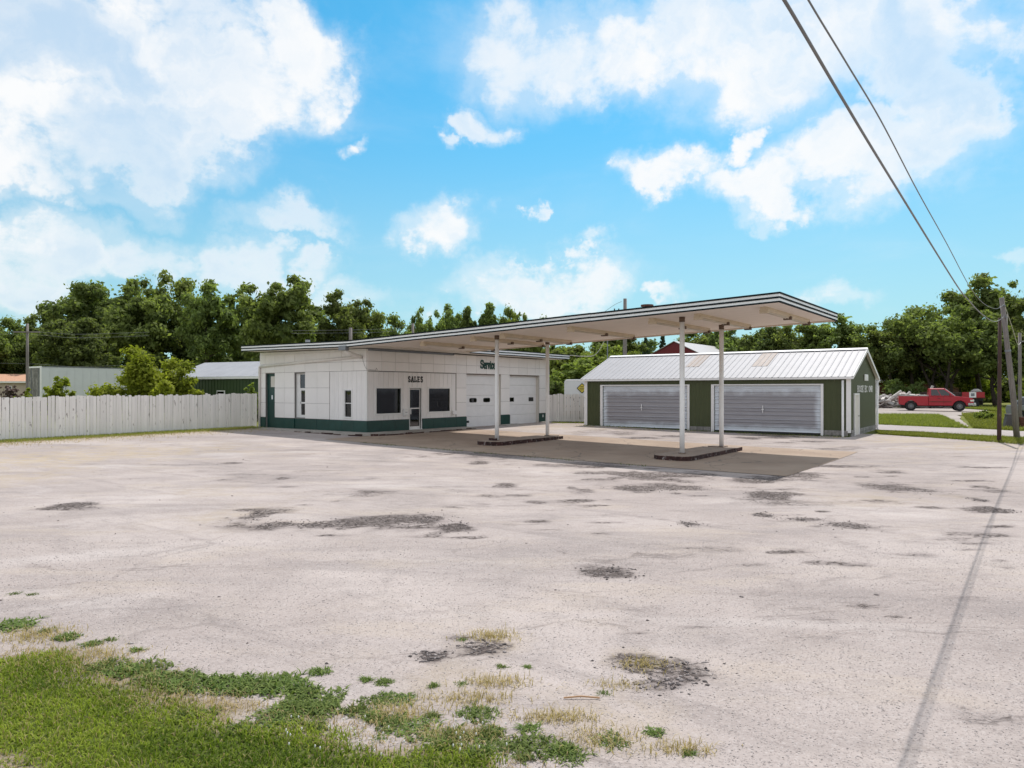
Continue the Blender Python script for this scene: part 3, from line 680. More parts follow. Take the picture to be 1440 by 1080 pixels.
# grooved siding infill
def siding(side, a, b_, z0, z1, skip):
    n = round((b_-a)/.325); w = (b_-a)/n
    for i in range(n):
        y0, y1 = a+i*w, a+(i+1)*w
        segs = [(y0, y1, z0, z1)]
        for s0, s1, sz0, sz1 in skip:
            out = []
            for p0, p1, q0, q1 in segs:
                if s1 <= p0 or s0 >= p1 or sz1 <= q0 or sz0 >= q1: out.append((p0, p1, q0, q1)); continue
                if q0 < sz0: out.append((p0, p1, q0, sz0))
                if sz1 < q1: out.append((p0, p1, sz1, q1))
                m0, m1 = max(q0, sz0), min(q1, sz1)
                if p0 < s0: out.append((p0, s0, m0, m1))
                if s1 < p1: out.append((s1, p1, m0, m1))
            segs = out
        # merge pieces that touch into one board, keep separate ones separate
        runs = []
        for sg in sorted(segs, key=lambda q: q[2]):
            if sg[1]-sg[0] < .02: continue
            if runs and abs(runs[-1][-1][3]-sg[2]) < 1e-6: runs[-1].append(sg)
            elif runs and any(sg[2] < q[3] and q[2] < sg[3] and (abs(sg[0]-q[1]) < 1e-6 or abs(sg[1]-q[0]) < 1e-6) for q in runs[-1]): runs[-1].append(sg)
            else: runs.append([sg])
        for run in runs:
          bb = MB()
          for p0, p1, q0, q1 in run:
            g0 = .005 if abs(p0-y0) < 1e-6 else 0; g1 = .005 if abs(p1-y1) < 1e-6 else 0
            if side == 'front': bb.box((0, p0+g0, q0), (.012, p1-g1, q1))
            else: bb.box((p0+g0, 0, q0), (p1-g1, -.012, q1))
          bb.build('siding_board', M['siding'], st)
siding('front', .05, 6.33, ZG, ZS-.01, [h for h in fh[:3]])
siding('left', -2.70, -.06, ZG, ZS-.01, [lh[2]])
box('drip_strip', (0, .05, ZS-.035), (.045, 6.35, ZS-.012), M['seam'], st)
box('corner_post', (0, 6.33, ZG), (.02, 6.37, ZS-.036), M['bracket'], st)
# green base panels
wallpanels('front', [0,.89,1.83,2.75], [ZB, ZG-.01], M['green'], 'base_panel', proud=.055, gap=.004)
wallpanels('front', [3.72,4.54,5.43,6.35,7.21], [ZB, ZG-.01], M['green'], 'base_panel', proud=.055, gap=.004)
wallpanels('front', [10.33,11.20], [ZB, ZG-.01], M['green'], 'base_panel', proud=.055, gap=.004)
wallpanels('front', [14.32,L0], [ZB, ZG-.01], M['green'], 'base_panel', proud=.055, gap=.004)
wallpanels('left', [-D0,-8.07], [ZB, ZG-.01], M['green'], 'base_panel', proud=.055, gap=.004)
wallpanels('left', [-7.23,-6.38,-5.53], [ZB, ZG-.01], M['green'], 'base_panel', proud=.055, gap=.004)
wallpanels('left', [-5.53,-4.65], [ZB, ZG-.01], M['greendoor'], 'base_panel', proud=.01, gap=.004)
wallpanels('left', [-4.65,-3.68,-2.72,-1.80,-.89,.05], [ZB, ZG-.01], M['green'], 'base_panel', proud=.055, gap=.004)
def frame(name, side, y0, y1, z0, z1, w, m, parent, x0=-.02, x1=.04):
    b = MB()
    def bx(a, b0, c, d):
        if side == 'front': b.box((x0, a, c), (x1, b0, d))
        else: b.box((a, -x0, c), (b0, -x1, d))
    bx(y0-w, y0, z0-w, z1+w); bx(y1, y1+w, z0-w, z1+w); bx(y0, y1, z1, z1+w); bx(y0, y1, z0-w, z0)
    return b.build(name, m, parent, .003)
def pane(side, y0, y1, z0, z1, x, parent, m=None):
    b = MB()
    if side == 'front': b.box((x-.006, y0, z0), (x, y1, z1))
    else: b.box((y0, -x, z0), (y1, -x+.006, z1))
    return b.build('pane', m or M['glass'], parent)
for h in (fh[0], fh[2]):
    f_ = frame('window', 'front', *h, .075, M['trim'], st); pane('front', *h, -.03, f_)
# sales door
d_ = frame('door_frame', 'front', 2.82, 3.64, .12, 2.21, .05, M['trim'], st, -.05, .035)
dr = MB().box((-.09,2.83,.13),(-.05,2.87,2.19)).box((-.09,3.59,.13),(-.05,3.63,2.19)).box((-.09,2.87,2.14),(-.05,3.59,2.19)).box((-.09,2.87,1.16),(-.05,3.59,1.215)).box((-.09,2.87,.13),(-.05,3.59,.27)).build('entrance_door', M['trim'], st, .003)
pane('front', 2.87, 3.59, 1.215, 2.14, -.07, dr); pane('front', 2.87, 3.59, .27, 1.16, -.07, dr)
MB().box((-.05,2.86,.9),(.05,2.90,1.2)).build('handle', M['white'], dr, .005)
box('door_sill', (-.05, 2.80, .02), (.10, 3.66, .135), M['trim'], st)
# small wall boxes
bx_ = box('mailbox', (.015, 2.34, .84), (.13, 2.60, 1.18), M['trim'], st, .01); box('mail_slot', (.13, 2.40, 1.00), (.135, 2.54, 1.02), M['black'], bx_)
box('meter_box', (.015, 5.97, .80), (.15, 6.26, 1.0), M['white'], st, .01)
box('conduit', (.013, 5.99, 1.0), (.04, 6.02, 1.2), M['pipe'], st)
# left wall openings
f_ = frame('window', 'left', -1.56, -1.08, .82, 2.10, .06, M['trim'], st)
box('mullion', (-1.56, -.01, 1.46), (-1.08, .02, 1.50), M['trim'], f_); pane('left', -1.56, -1.50, .82, 2.10, -.02, f_); pane('left', -1.50, -1.08, .82, 1.46, -.03, f_); pane('left', -1.50, -1.08, 1.50, 2.10, -.03, f_)
box('curtain', (-1.6, .25, .8), (-1.05, .28, 2.12), M['curtain'], st)
# recessed tall window: sash, transom
rw = MB().box((-5.53,.10,.70),(-5.22,.16,2.98)).box((-5.22,.10,2.93),(-4.65,.16,2.98)).box((-5.22,.10,2.10),(-4.65,.16,2.22)).box((-5.22,.10,.70),(-4.65,.16,.84)).box((-5.22,.10,.84),(-5.14,.16,2.10)).box((-5.22,.10,1.42),(-4.65,.16,1.50)).build('window', M['trim'], st)
pane('left', -5.22, -4.65, 2.22, 2.93, -.13, rw); pane('left', -5.14, -4.65, 1.50, 2.10, -.13, rw); pane('left', -5.14, -4.65, .84, 1.42, -.13, rw)
gd = MB().box((-8.07,.10,.10),(-7.23,.15,2.18)).box((-8.07,.09,2.18),(-7.23,.15,2.28)).box((-8.07,.09,2.28),(-7.78,.15,2.90)).box((-8.07,.09,2.86),(-7.23,.15,3.0)).build('side_door', M['greendoor'], st, .004)
box('transom_panel', (-7.78,.11,2.28), (-7.23,.14,2.86), M['soffit_white'], gd); box('notice', (-7.68,.085,1.62), (-7.57,.098,1.84), M['paper'], gd)
box('door_sill', (-7.9,-.06,.02), (-7.23,.09,.10), M['concrete_step'], st)
# service bays
def bay(y0, y1, name, wins, rounded):
    b = MB().box((-.30,y0-.002,0),(-.26,y0+.10,3.02)).box((-.30,y1-.10,0),(-.26,y1+.002,3.02)).build('bay_jamb', M['soffit_white'], st)
    zs_ = [.03, .62, 1.22, 1.82, 2.42, 3.0]
    dr = None
    for i, (z0, z1) in enumerate(zip(zs_[:-1], zs_[1:])):
        s_ = box('door_section', (-.255, y0+.01, z0+.004), (-.215, y1-.01, z1-.004), M['white'], st, .004)
        if i == 2:
            for a, b0 in wins:
                w0, w1 = 1.42, 1.67
                if rounded:
                    po = []
                    for cx_, cz_, a0 in ((b0-.09, w1-.09, 0), (a+.09, w1-.09, 90), (a+.09, w0+.09, 180), (b0-.09, w0+.09, 270)):
                        po += arc(cx_, cz_, .09, .09, a0, a0+90, 4)
                else: po = [(a, w0), (b0, w0), (b0, w1), (a, w1)]
                MB().prism(po, 'x', -.214, -.200).build('window_rim', M['black'], s_)
                cy_, cz_ = (a+b0)/2, (w0+w1)/2
                MB().prism([(cy_+(p-cy_)*.82, cz_+(q-cz_)*.72) for p, q in po], 'x', -.199, -.195).build('pane', M['carglass'], s_)
    box('reveal', (-.26, y1-.005, 0), (-.002, y1-.001, 3.0), M['soffit_white'], st)
    box('header', (-.26, y0, 3.0), (-.002, y1, 3.016), M['bracket'], st)
bay(7.21, 10.33, 'a', [(7.74,8.38),(8.98,9.60)], True)
bay(11.20, 14.30, 'b', [(11.50,11.92),(13.48,13.98)], False)
box('bay_bumper', (.0, 7.22, .30), (.10, 7.36, .42), M['black'], st, .01)
box('bay_plinth', (0, 10.2, -.2), (.5, 11.9, .10), M['concrete_step'], st, .01)
box('bay_plinth', (0, 14.25, -.2), (.6, 16.6, .12), M['concrete_step'], st, .01)
box('notice', (.057, 14.62, .40), (.062, 14.74, .56), M['paper'], st)
# lettering
GB = {'S': [S_], 'A': [[(.0,0),(.5,1),(1,0)],[(.2,.32),(.8,.32)],[(-.1,.05),(.25,.05)],[(.75,.05),(1.1,.05)]], 'L': [[(.2,0),(.2,1)],[(.0,.07),(.95,.07)],[(.0,.93),(.45,.93)],[(.9,.05),(.9,.3)]], 'E': [[(.2,0),(.2,1)],[(.0,.93),(.95,.93)],[(.0,.07),(.95,.07)],[(.2,.5),(.7,.5)]]}
for i, ch in enumerate('SALES'):
    b = strokes(GB[ch], .21, .03); b.v = [(x+.012, 2.70+i*.225+y*.155, 2.53+z*.27) for x, y, z in b.v]; b.build('letter', M['black'], st)
yy = 8.40
for ch, w in (('S',.36),('e',.25),('r',.22),('v',.25),('i',.15),('c',.23),('e',.25)):
    b = strokes(GL[ch], .22 if ch != 'S' else .19, .04); b.v = [(x+.034, yy+y*w*.80, 3.37+z*.44) for x, y, z in b.v]; b.build('letter', M['signgreen'], st); yy += w*.80
# roof: slab + striped fascia
def zroof(x): return 4.09 - .0095*x if x < 0 else 4.09
TH = .32
rf = MB()
RX0, RX1, RY0, RY1 = -8.62, 1.15, -1.12, 16.10
rf.add([(RX0,RY0+.03,zroof(RX0)+.02),(0,RY0+.03,4.11),(RX1-.03,RY0+.03,4.11),(RX1-.03,RY1-.03,4.11),(0,RY1-.03,4.11),(RX0,RY1-.03,zroof(RX0)+.02)]+
       [(RX0,RY0+.03,zroof(RX0)+.28),(0,RY0+.03,4.37),(RX1-.03,RY0+.03,4.37),(RX1-.03,RY1-.03,4.37),(0,RY1-.03,4.37),(RX0,RY1-.03,zroof(RX0)+.28)],
       [(0,1,4,5),(1,2,3,4),(6,11,10,7),(7,10,9,8),(0,6,7,1),(1,7,8,2),(2,8,9,3),(3,9,10,4),(4,10,11,5),(5,11,6,0)])
roof = rf.build('roof', M['soffit_white'], st)
FR = [(0,.14,1),(.14,.40,0),(.40,.57,1),(.57,.83,0),(.83,1.0,1)]
def fascia(p, q, z0a, z0b, out, parent, th=TH):
    """striped boards from p to q (local xy), bottom heights z0a, z0b; out = outward unit vector"""
    L_ = math.dist(p, q); n = max(1, round(L_/3.0))
    for k in range(n):
        j0 = random.gauss(0, .004); f0, f1 = k/n+.003/L_*(k > 0), (k+1)/n-.003/L_*(k < n-1)
        P0 = (p[0]+(q[0]-p[0])*f0, p[1]+(q[1]-p[1])*f0); P1 = (p[0]+(q[0]-p[0])*f1, p[1]+(q[1]-p[1])*f1)
        Z0, Z1 = z0a+(z0b-z0a)*f0+j0, z0a+(z0b-z0a)*f1+j0+random.gauss(0, .004)
        for a, b0, dk in FR:
            o0 = .0; o1 = .035 if not dk else .055
            nx, ny = out; vs = []
            for (x, y), z in ((P0, Z0), (P1, Z1)):
                for oo in (o0, o1):
                    for fz in (a, b0): vs.append((x+nx*oo, y+ny*oo, z+fz*th))
            MB().add(vs, [(0,1,3,2),(4,6,7,5),(0,2,6,4),(1,5,7,3),(0,4,5,1),(2,3,7,6)]).build('fascia_stripe' if dk else 'fascia_board', M['stripe' if dk else 'fascia'], parent)
fascia((RX0, RY0+.03), (0, RY0+.03), zroof(RX0), 4.09, (0,-1), st)
fascia((RX1-.03, 6.2), (RX1-.03, RY1), 4.09, 4.09, (1,0), st)
fascia((RX0, RY1-.03), (RX1, RY1-.03), zroof(RX0), 4.09, (0,1), st)
box('gravel_stop', (RX0,-1.10,4.455), (-.05,-1.04,4.475), M['fascia'], st) if False else None
# gutter box, pipe, trailing wire
gb = box('drain_box', (-.62, -1.20, 3.96), (-.12, -.98, 4.17), M['gutter'], st, .01)
MB().tube([(-.35,-1.05,3.96),(-.33,-.7,3.82),(-.30,-.25,3.72),(-.33,-.10,3.69)], .095, 10).build('drain_elbow', M['pipe'], st, smooth=True)
MB().tube([(-.30,-.09,3.71),(-8.46,-.09,3.40)], .068, 8).build('drain_pipe', M['pipe'], st, smooth=True)
MB().tube([(-8.5,-.09,3.42),(-8.52,-.09,3.30),(-8.52,-.09,.12)], .06, 8).build('downspout', M['pipe'], st, smooth=True)
MB().tube([(-.28,-.05,3.70),(-.22,-.045,3.5),(-.1,-.045,3.25),(.02,-.06,3.12),(.05,.25,3.08),(.05,.5,3.07),(.05,.55,3.18),(.05,.62,3.08)], .006, 5).build('loose_wire', M['black'], st)
box('eave_beam', (0.03, .05, 3.99), (.20, 6.0, 4.085), M['gutter'], st)
# roof vents seen above the edge
MB().tube([(-4.2,-.2,4.4),(-4.2,-.2,4.66)], .12, 8).build('roof_vent', M['gutter'], st)

# ------------------------------------------------------------------ canopy
cp = thing('canopy', 'long cream canopy with striped edge on four white columns over the pump islands', 'canopy', (*SC, 0), SROT)
VE, CU0, CU1 = 19.39, -1.20, 6.10
def zc_(x): return 4.7146 + .0324*(x-VE)
c0 = .02
MB().add([(c0,CU0+.03,zc_(c0)+.03),(VE-.03,CU0+.03,zc_(VE)+.03),(VE-.03,CU1-.03,zc_(VE)+.03),(c0,CU1-.03,zc_(c0)+.03),
          (c0,CU0+.03,zc_(c0)+.28),(VE-.03,CU0+.03,zc_(VE)+.28),(VE-.03,CU1-.03,zc_(VE)+.28),(c0,CU1-.03,zc_(c0)+.28)],
         [(0,1,2,3),(4,7,6,5),(0,4,5,1),(1,5,6,2),(2,6,7,3),(3,7,4,0)]).build('soffit', M['soffit'], cp)
MB().add([(c0,CU0+.1,zc_(c0)+.285),(VE-.1,CU0+.1,zc_(VE)+.285),(VE-.1,CU1-.1,zc_(VE)+.285),(c0,CU1-.1,zc_(c0)+.285)], [(0,1,2,3)]).build('roof_sheet', M['roof_dark'], cp)
fascia((c0-.02, CU0+.03), (VE, CU0+.03), zc_(c0-.02), zc_(VE), (0,-1), cp, .31)
fascia((VE-.03, CU0-.02), (VE-.03, CU1+.02), zc_(VE), zc_(VE), (1,0), cp, .31)
fascia((c0, CU1-.03), (VE, CU1-.03), zc_(c0), zc_(VE), (0,1), cp, .31)
def sp(x, y, dz): return (x, y, zc_(x)+dz)
# soffit edge trim on the far side, end strip
MB().add([sp(1.2,CU1-.32,.0),sp(VE-.05,CU1-.32,.0),sp(VE-.05,CU1-.05,.0),sp(1.2,CU1-.05,.0),sp(1.2,CU1-.32,.028),sp(VE-.05,CU1-.32,.028),sp(VE-.05,CU1-.05,.028),sp(1.2,CU1-.05,.028)],
         [(0,1,2,3),(4,7,6,5),(0,4,5,1),(1,5,6,2),(2,6,7,3),(3,7,4,0)]).build('edge_trim', M['fixture'], cp)
for lx in (3.86, 6.73, 8.27, 11.47, 14.8, 16.45, 18.62):
    y0, y1 = -.28, 4.86
    ltg = MB().add([sp(lx+a, y, z) for y in (y0, y1) for a, z in ((-.10,.03),(-.10,-.06),(-.05,-.10),(.05,-.10),(.10,-.06),(.10,.03))],
        [(0,1,2,3,4,5),(11,10,9,8,7,6)]+[(i, i+6, (i+1) % 6+6, (i+1) % 6) for i in range(6)]).build('light_fixture', M['fixture'], cp)
    for s_ in (-.045, .045):
        MB().tube([sp(lx+s_, y0+.12, -.115), sp(lx+s_, y1-.12, -.115)], .022, 6).build('lamp_tube', M['tube'], ltg, smooth=True)
    for yb in (y0+.02, 2.3, y1-.14):
        MB().box((lx-.13, yb, zc_(lx)-.17), (lx+.13, yb+.13, zc_(lx)-.055)).build('bracket', M['bracket'] if yb > y0+.1 else M['fixture'], ltg)
CX, CY = (7.6234, 15.7023), (.235, 3.957)
for x, ztop in ((CX[0], .046), (CX[1], -.063)):
    for y in CY:
        col = MB().tube([(x,y,ztop-.02),(x,y,ztop+.9),(x,y,zc_(x)-.14)], .085, 16).build('column', M['column'], cp, smooth=True)
        MB().tube([(x,y,zc_(x)-.14),(x,y,zc_(x)+.03)], .10, 12).build('column_cap', M['bracket'], col, smooth=True)
        MB().tube([(x,y,ztop-.01),(x,y,ztop+.025)], .14, 12).build('base_plate', M['bracket'], col, smooth=True)
for (x, y, r_, h_) in ((11.9,.5,.14,.12),(14.6,-.2,.22,.16),(18.9,.7,.10,.13),(19.0,2.4,.05,.1)):
    MB().tube([sp(x,y,.27),sp(x,y,.30+h_)], r_*.4, 8).tube([sp(x,y,.30+h_),sp(x,y,.36+h_)], r_, 10).build('roof_vent', M['rust'], cp)

# ------------------------------------------------------------------ pump islands
def island(x0, x1, y0, y1, ztop, zbot, label):
    o = thing('pump_island', label, 'pump island', (*SC, 0), SROT, 'pump islands under the canopy')
    r = .45
    def rr(d):
        a0, a1, b0, b1 = x0+d, x1-d, y0+d, y1-d; q = r-d*.7
        pts = [(a0, b1), (a0, b0+q)]+[(a0+q+q*math.cos(R(a)), b0+q+q*math.sin(R(a))) for a in (200,225,250,270)] + \
              [(a1-q+q*math.cos(R(a)), b0+q+q*math.sin(R(a))) for a in (290,315,340,360)]+[(a1, b1)]
        return pts
    MB().prism(rr(.07), 'z', zbot, ztop).build('slab', M['island'], o)
    P_ = rr(0); ring = P_+[P_[0]]
    # kerb stones along the outline
    seq = []
    for p, q in zip(ring[:-1], ring[1:]):
        L_ = math.dist(p, q); n = max(1, round(L_/.30))
        for i in range(n): seq.append(((p[0]+(q[0]-p[0])*i/n, p[1]+(q[1]-p[1])*i/n), (p[0]+(q[0]-p[0])*(i+1)/n, p[1]+(q[1]-p[1])*(i+1)/n)))
    cx_, cy_ = (x0+x1)/2, (y0+y1)/2
    for p, q in seq:
        d = Vector((q[0]-p[0], q[1]-p[1])); L_ = d.length; d.normalize(); n_ = Vector((-d.y, d.x))
        m_ = Vector(((p[0]+q[0])/2, (p[1]+q[1])/2))
        if n_.dot(Vector((cx_, cy_))-m_) < 0: n_ = -n_
        g = .006; j = random.uniform(-.012, .012); w = .09
        a, b0 = Vector(p)+d*g+n_*j, Vector(q)-d*g+n_*j
        c_, e = b0+n_*w, a+n_*w
        MB().prism([tuple(a), tuple(b0), tuple(c_), tuple(e)], 'z', zbot, ztop+random.uniform(-.004, .004)).build('kerb_stone', M['brick'], o, .008)
    return o
i1 = island(7.05, 8.28, -.62, 4.25, .046, -.2, 'pump island nearest the station with worn red kerb, two columns standing on it')
i2 = island(15.05, 16.42, -.95, 4.25, -.063, -.33, 'outer pump island with rounded corner nearest the open lot')
box('old_pipe_stub', (7.35,.02,.046), (7.75,.10,.15), M['brick'], i1, .01)
MB().tube([(7.9,4.02,.046),(7.9,4.02,.075)], .26, 12).build('cover_plate', M['brick'], i1)
box('cover_plate', (15.3,3.6,-.063), (15.9,4.1,-.035), M['bracket'], i2)
# ------------------------------------------------------------------ raised walk round the station corner
def walk():
    out = [(-9.3,-.95),(-1.2,-1.0),(-.2,-.95),(.55,-.75),(1.0,-.2),(1.15,.6),(1.05,5.6),(.9,6.95)]
    inn = [(-9.3,0),(-1.2,0),(-.2,0),(0,0),(0,0),(0,.6),(0,5.6),(0,6.95)]
    b = MB(); n = len(out)
    for (x, y) in out: X, Y = sw(x, y); b.v.append((x, y, .105))
    for (x, y) in inn: b.v.append((x, y, .115))
    for (x, y) in out: b.v.append((x, y, -.35))
    for i in range(n-1): b.f.append((i, i+1, n+i+1, n+i)); b.f.append((i, 2*n+i, 2*n+i+1, i+1))
    b.f.append((n-1, 2*n-+ -1+0 if False else 2*n-1, 3*n-1))
    b.f = [f for f in b.f if len(set(f)) == len(f)]
    o = b.build('station_walk', M['concrete_step']); o.location = (*SC, 0); o.rotation_euler = (0, 0, SROT); tag(o, kind='structure')
    # red kerb stones along the corner
    for p, q in zip(out[:-1], out[1:]):
        L_ = math.dist(p, q); k = max(1, round(L_/.42))
        for i in range(k):
            a = Vector(p).lerp(Vector(q), i/k); c = Vector(p).lerp(Vector(q), (i+1)/k)
            if a.x < -5 or a.y > 6.95 or random.random() < .10: continue
            d = (c-a).normalized(); nrm = Vector((d.y, -d.x)); j = random.uniform(0, .02)
            pts = [a+d*.008+nrm*(.045+j), c-d*.008+nrm*(.045+j), c-d*.008+nrm*.002, a+d*.008+nrm*.002]
            X, Y = sw(a.x, a.y)
            MB().prism([tuple(t_) for t_ in pts], 'z', gzf(X, Y)-.08, .098+random.uniform(-.05,.004)).build('kerb_stone', M['brick'], o, .008)
walk()

# ------------------------------------------------------------------ green garage
GY = R(35.7014); GC = np.array([15.8892, 33.4679]); GVv = (math.cos(GY), -math.sin(GY)); GROT = math.atan2(GVv[1], GVv[0])
ga = thing('garage_building', 'low olive green steel garage with two wide silver doors and pale metal roof', 'garage', (*GC, 0), GROT)
GL_, GW_, ZE, ZR = 14.27, 7.15, 2.78, 4.18
def gtop(y): return ZE + (ZR-.06-ZE)*(1-abs(y-GW_/2)/(GW_/2))
def ribbed(side, a, b0, z0f, z1f, name, m, parent, rib=.225, h=.012):
    """one ribbed steel sheet from a to b0 along the wall"""
    n = max(1, round((b0-a)/rib)); w = (b0-a)/n; prof = []
    for i in range(n):
        y = a+i*w; prof += [(y, 0), (y+w*.35, 0), (y+w*.42, h), (y+w*.58, h), (y+w*.65, 0)]
    prof.append((b0, 0))
    bb = MB()
    for y, o_ in prof:
        for z in (z0f(y), z1f(y)):
            bb.v.append({'front': (y, -o_-.004, z), 'right': (o_+.004, y, z), 'back': (y, GW_+o_+.004, z), 'left': (-GL_-o_-.004, y, z)}[side])
    k = len(prof)
    bb.f = [(2*i, 2*i+2, 2*i+3, 2*i+1) for i in range(k-1)]
    return bb.build(name, m, parent)
holes = [(-13.12,-7.98,-.3,2.34),(-6.67,-1.15,-.3,2.42)]
b = MB(); b.box((-GL_,0,-.3),(-13.09,.12,ZE)); b.box((-8.01,0,-.3),(-6.52,.12,ZE)); b.box((-1.27,0,-.3),(0,.12,ZE)); b.box((-13.09,0,2.35),(-8.01,.12,ZE)); b.box((-6.52,0,2.35),(-1.27,.12,ZE))
b.prism([(.12,-.3),(GW_,-.3),(GW_,ZE),(GW_/2,ZR-.06),(.12,gtop(.12))], 'x', -.12, 0); b.prism([(.12,-.3),(GW_,-.3),(GW_,ZE),(GW_/2,ZR-.06),(.12,gtop(.12))], 'x', -GL_, -GL_+.12)
b.box((-GL_+.12, GW_-.12, -.3), (-.12, GW_, ZE))
b.build('wall_core', M['gwall'], ga)
zf0 = lambda y: .22; zfl = lambda y: .10
for a, c in ((-GL_,-13.27),): ribbed('front', a, c, zfl, lambda y: ZE, 'wall_sheet', M['gwall'], ga)
ribbed('front', -7.83, -6.69, lambda y: .2, lambda y: ZE, 'wall_sheet', M['gwall'], ga)
ribbed('front', -1.13, 0, zf0, lambda y: ZE, 'wall_sheet', M['gwall'], ga)
for a in np.linspace(-13.27, -7.83, 7)[:-1]: ribbed('front', a, a+.9066, lambda y: 2.43, lambda y: ZE, 'wall_sheet', M['gwall'], ga)
for a in np.linspace(-6.69, -1.13, 7)[:-1]: ribbed('front', a, a+.9266, lambda y: 2.43, lambda y: ZE, 'wall_sheet', M['gwall'], ga)
n = 8; w = GW_/n
for i in range(n):
    z0 = (lambda y: 2.02) if i == 1 else zf0
    if i == 1: ribbed('right', w, w*2, lambda y: 1.98, gtop, 'wall_sheet', M['gwall'], ga)
    else: ribbed('right', i*w, (i+1)*w, zf0, gtop, 'wall_sheet', M['gwall'], ga)
    ribbed('left', i*w, (i+1)*w, zfl, gtop, 'wall_sheet', M['gwall'], ga)
for i in range(15): ribbed('back', -GL_+i*GL_/15, -GL_+(i+1)*GL_/15, zf0, lambda y: ZE, 'wall_sheet', M['gwall'], ga)
# stone footing
def course(side, a, b0, z0, z1, L_=.42):
    n = max(1, round((b0-a)/L_)); w = (b0-a)/n
    for i in range(n):
        j = random.uniform(0, .02); y0, y1 = a+i*w+.006, a+(i+1)*w-.006
        if side == 'front': bb = MB().box((y0, -.03-j, z0+.004), (y1, -.001, z1-.004))
        else: bb = MB().box((.001, y0, z0+.004), (.05+j, y1, z1-.004))
        bb.build('footing_stone', M['block'], ga, .012)
course('front', -GL_+.02, -13.28, -.2, .09); course('front', -7.83, -6.70, -.22, .19); course('front', -1.12, -.06, -.3, -.05); course('front', -1.12, -.06, -.05, .2)
for k_, (z0, z1) in enumerate(((-.36,-.16),(-.16,.03),(.03,.21))):
    course('right', .02+.1*k_, .93, z0, z1, .38); course('right', 2.16, GW_-.02-.07*(k_ % 2), z0, z1, .38)
# doors
def gdoor(x0, x1):
    fr = MB().box((x0-.16,-.05,-.1),(x0,-.002,2.42)).box((x1,-.05,-.08),(x1+.12,-.002,2.42)).box((x0,-.05,2.36),(x1,-.002,2.42)).build('door_frame', M['white'], ga, .004)
    zs_ = np.linspace(.04, 2.36, 5)
    for z0, z1 in zip(zs_[:-1], zs_[1:]):
        hgt = z1-z0
        prof = [(.10,z0),(.03,z0),(.03,z0+.02),(.055,z0+.05),(.055,z0+hgt*.36),(.030,z0+hgt*.40),(.030,z0+hgt*.45),(.055,z0+hgt*.49),(.055,z0+hgt*.70),(.030,z0+hgt*.74),(.030,z0+hgt*.79),(.055,z0+hgt*.83),(.055,z1-.02),(.03,z1-.004),(.10,z1-.004)]
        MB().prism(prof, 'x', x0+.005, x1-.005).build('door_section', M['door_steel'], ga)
    xm = (x0+x1)/2
    MB().box((xm-.14,-.03,.98),(xm-.11,.03,1.34)).box((xm-.18,-.04,1.12),(xm-.07,.0,1.16)).build('door_latch', M['white'], ga)
    box('door_seal', (x0+.005, .02, -.12), (x1-.005, .09, .038), M['black'], ga)
    return fr
gdoor(-13.09, -7.98); gdoor(-6.51, -1.27)
box('track_guard', (-6.57,-.08,-.14), (-6.51,-.052,2.36), M['white'], ga); box('track_guard', (-13.16,-.08,-.05), (-13.11,-.052,2.36), M['white'], ga)
# corner trims
box('corner_trim', (-GL_-.04,-.045,-.02), (-GL_+.16,-.0305,ZE), M['white'], ga); box('corner_trim', (-.14,-.045,.1), (.045,-.0305,ZE), M['white'], ga)
box('corner_trim', (.030,-.0305,.1), (.045,.10,ZE), M['white'], ga); box('corner_trim', (.03,GW_-.12,.1), (.045,GW_+.03,ZE), M['white'], ga)
# roof panels
OV, EA = .18, .16
def roofpanel(x0, x1, sgn, m, name, lift=.0, f0=0., f1=1.):
    n = 3; w = (x1-x0)/n; prof = []
    for i in range(n):
        x = x0+i*w; prof += [(x, 0), (x+w*.76, 0), (x+w*.82, .017), (x+w*.92, .017), (x+w*.98, 0)]
    prof.append((x1, 0)); bb = MB()
    ye, yr = (-EA, GW_/2) if sgn < 0 else (GW_+EA, GW_/2)
    sl_ = (ZR-ZE)/(GW_/2)
    ze = ZE - EA*sl_ + .03
    for x, h in prof:
        for f in (f0, f1):
            bb.v.append((x, ye+(yr-ye)*f, ze+(ZR+.03-ze)*f+h+lift))
    bb.f = [(2*i, 2*i+2, 2*i+3, 2*i+1) for i in range(len(prof)-1)]
    return bb.build(name, m, ga)
npan = 16; x0_ = -GL_-OV; wp = (GL_+2*OV)/npan
for i in range(npan):
    for s_ in (-1, 1): roofpanel(x0_+i*wp, x0_+(i+1)*wp-.004, s_, M['groof'], 'roof_panel')
roofpanel(-8.75, -7.95, -1, M['skylight'], 'skylight_panel', .012, .45, .97); roofpanel(-5.0, -4.2, -1, M['skylight'], 'skylight_panel', .012, .42, .97)
b = MB().prism([(GW_/2-.18,ZR+.0),(GW_/2,ZR+.075),(GW_/2+.18,ZR+.0),(GW_/2+.18,ZR+.03),(GW_/2,ZR+.105),(GW_/2-.18,ZR+.03)], 'x', x0_-.02, OV+.02); b.build('ridge_cap', M['white'], ga)
sl_ = (ZR-ZE)/(GW_/2); ze_ = ZE-EA*sl_+.02
box('eave_board', (x0_, -EA-.03, ze_-.10), (OV, -EA-.005, ze_+.0), M['white'], ga); box('eave_soffit', (x0_, -EA-.004, ze_-.10), (OV, -.035, ze_-.085), M['soffit_white'], ga)
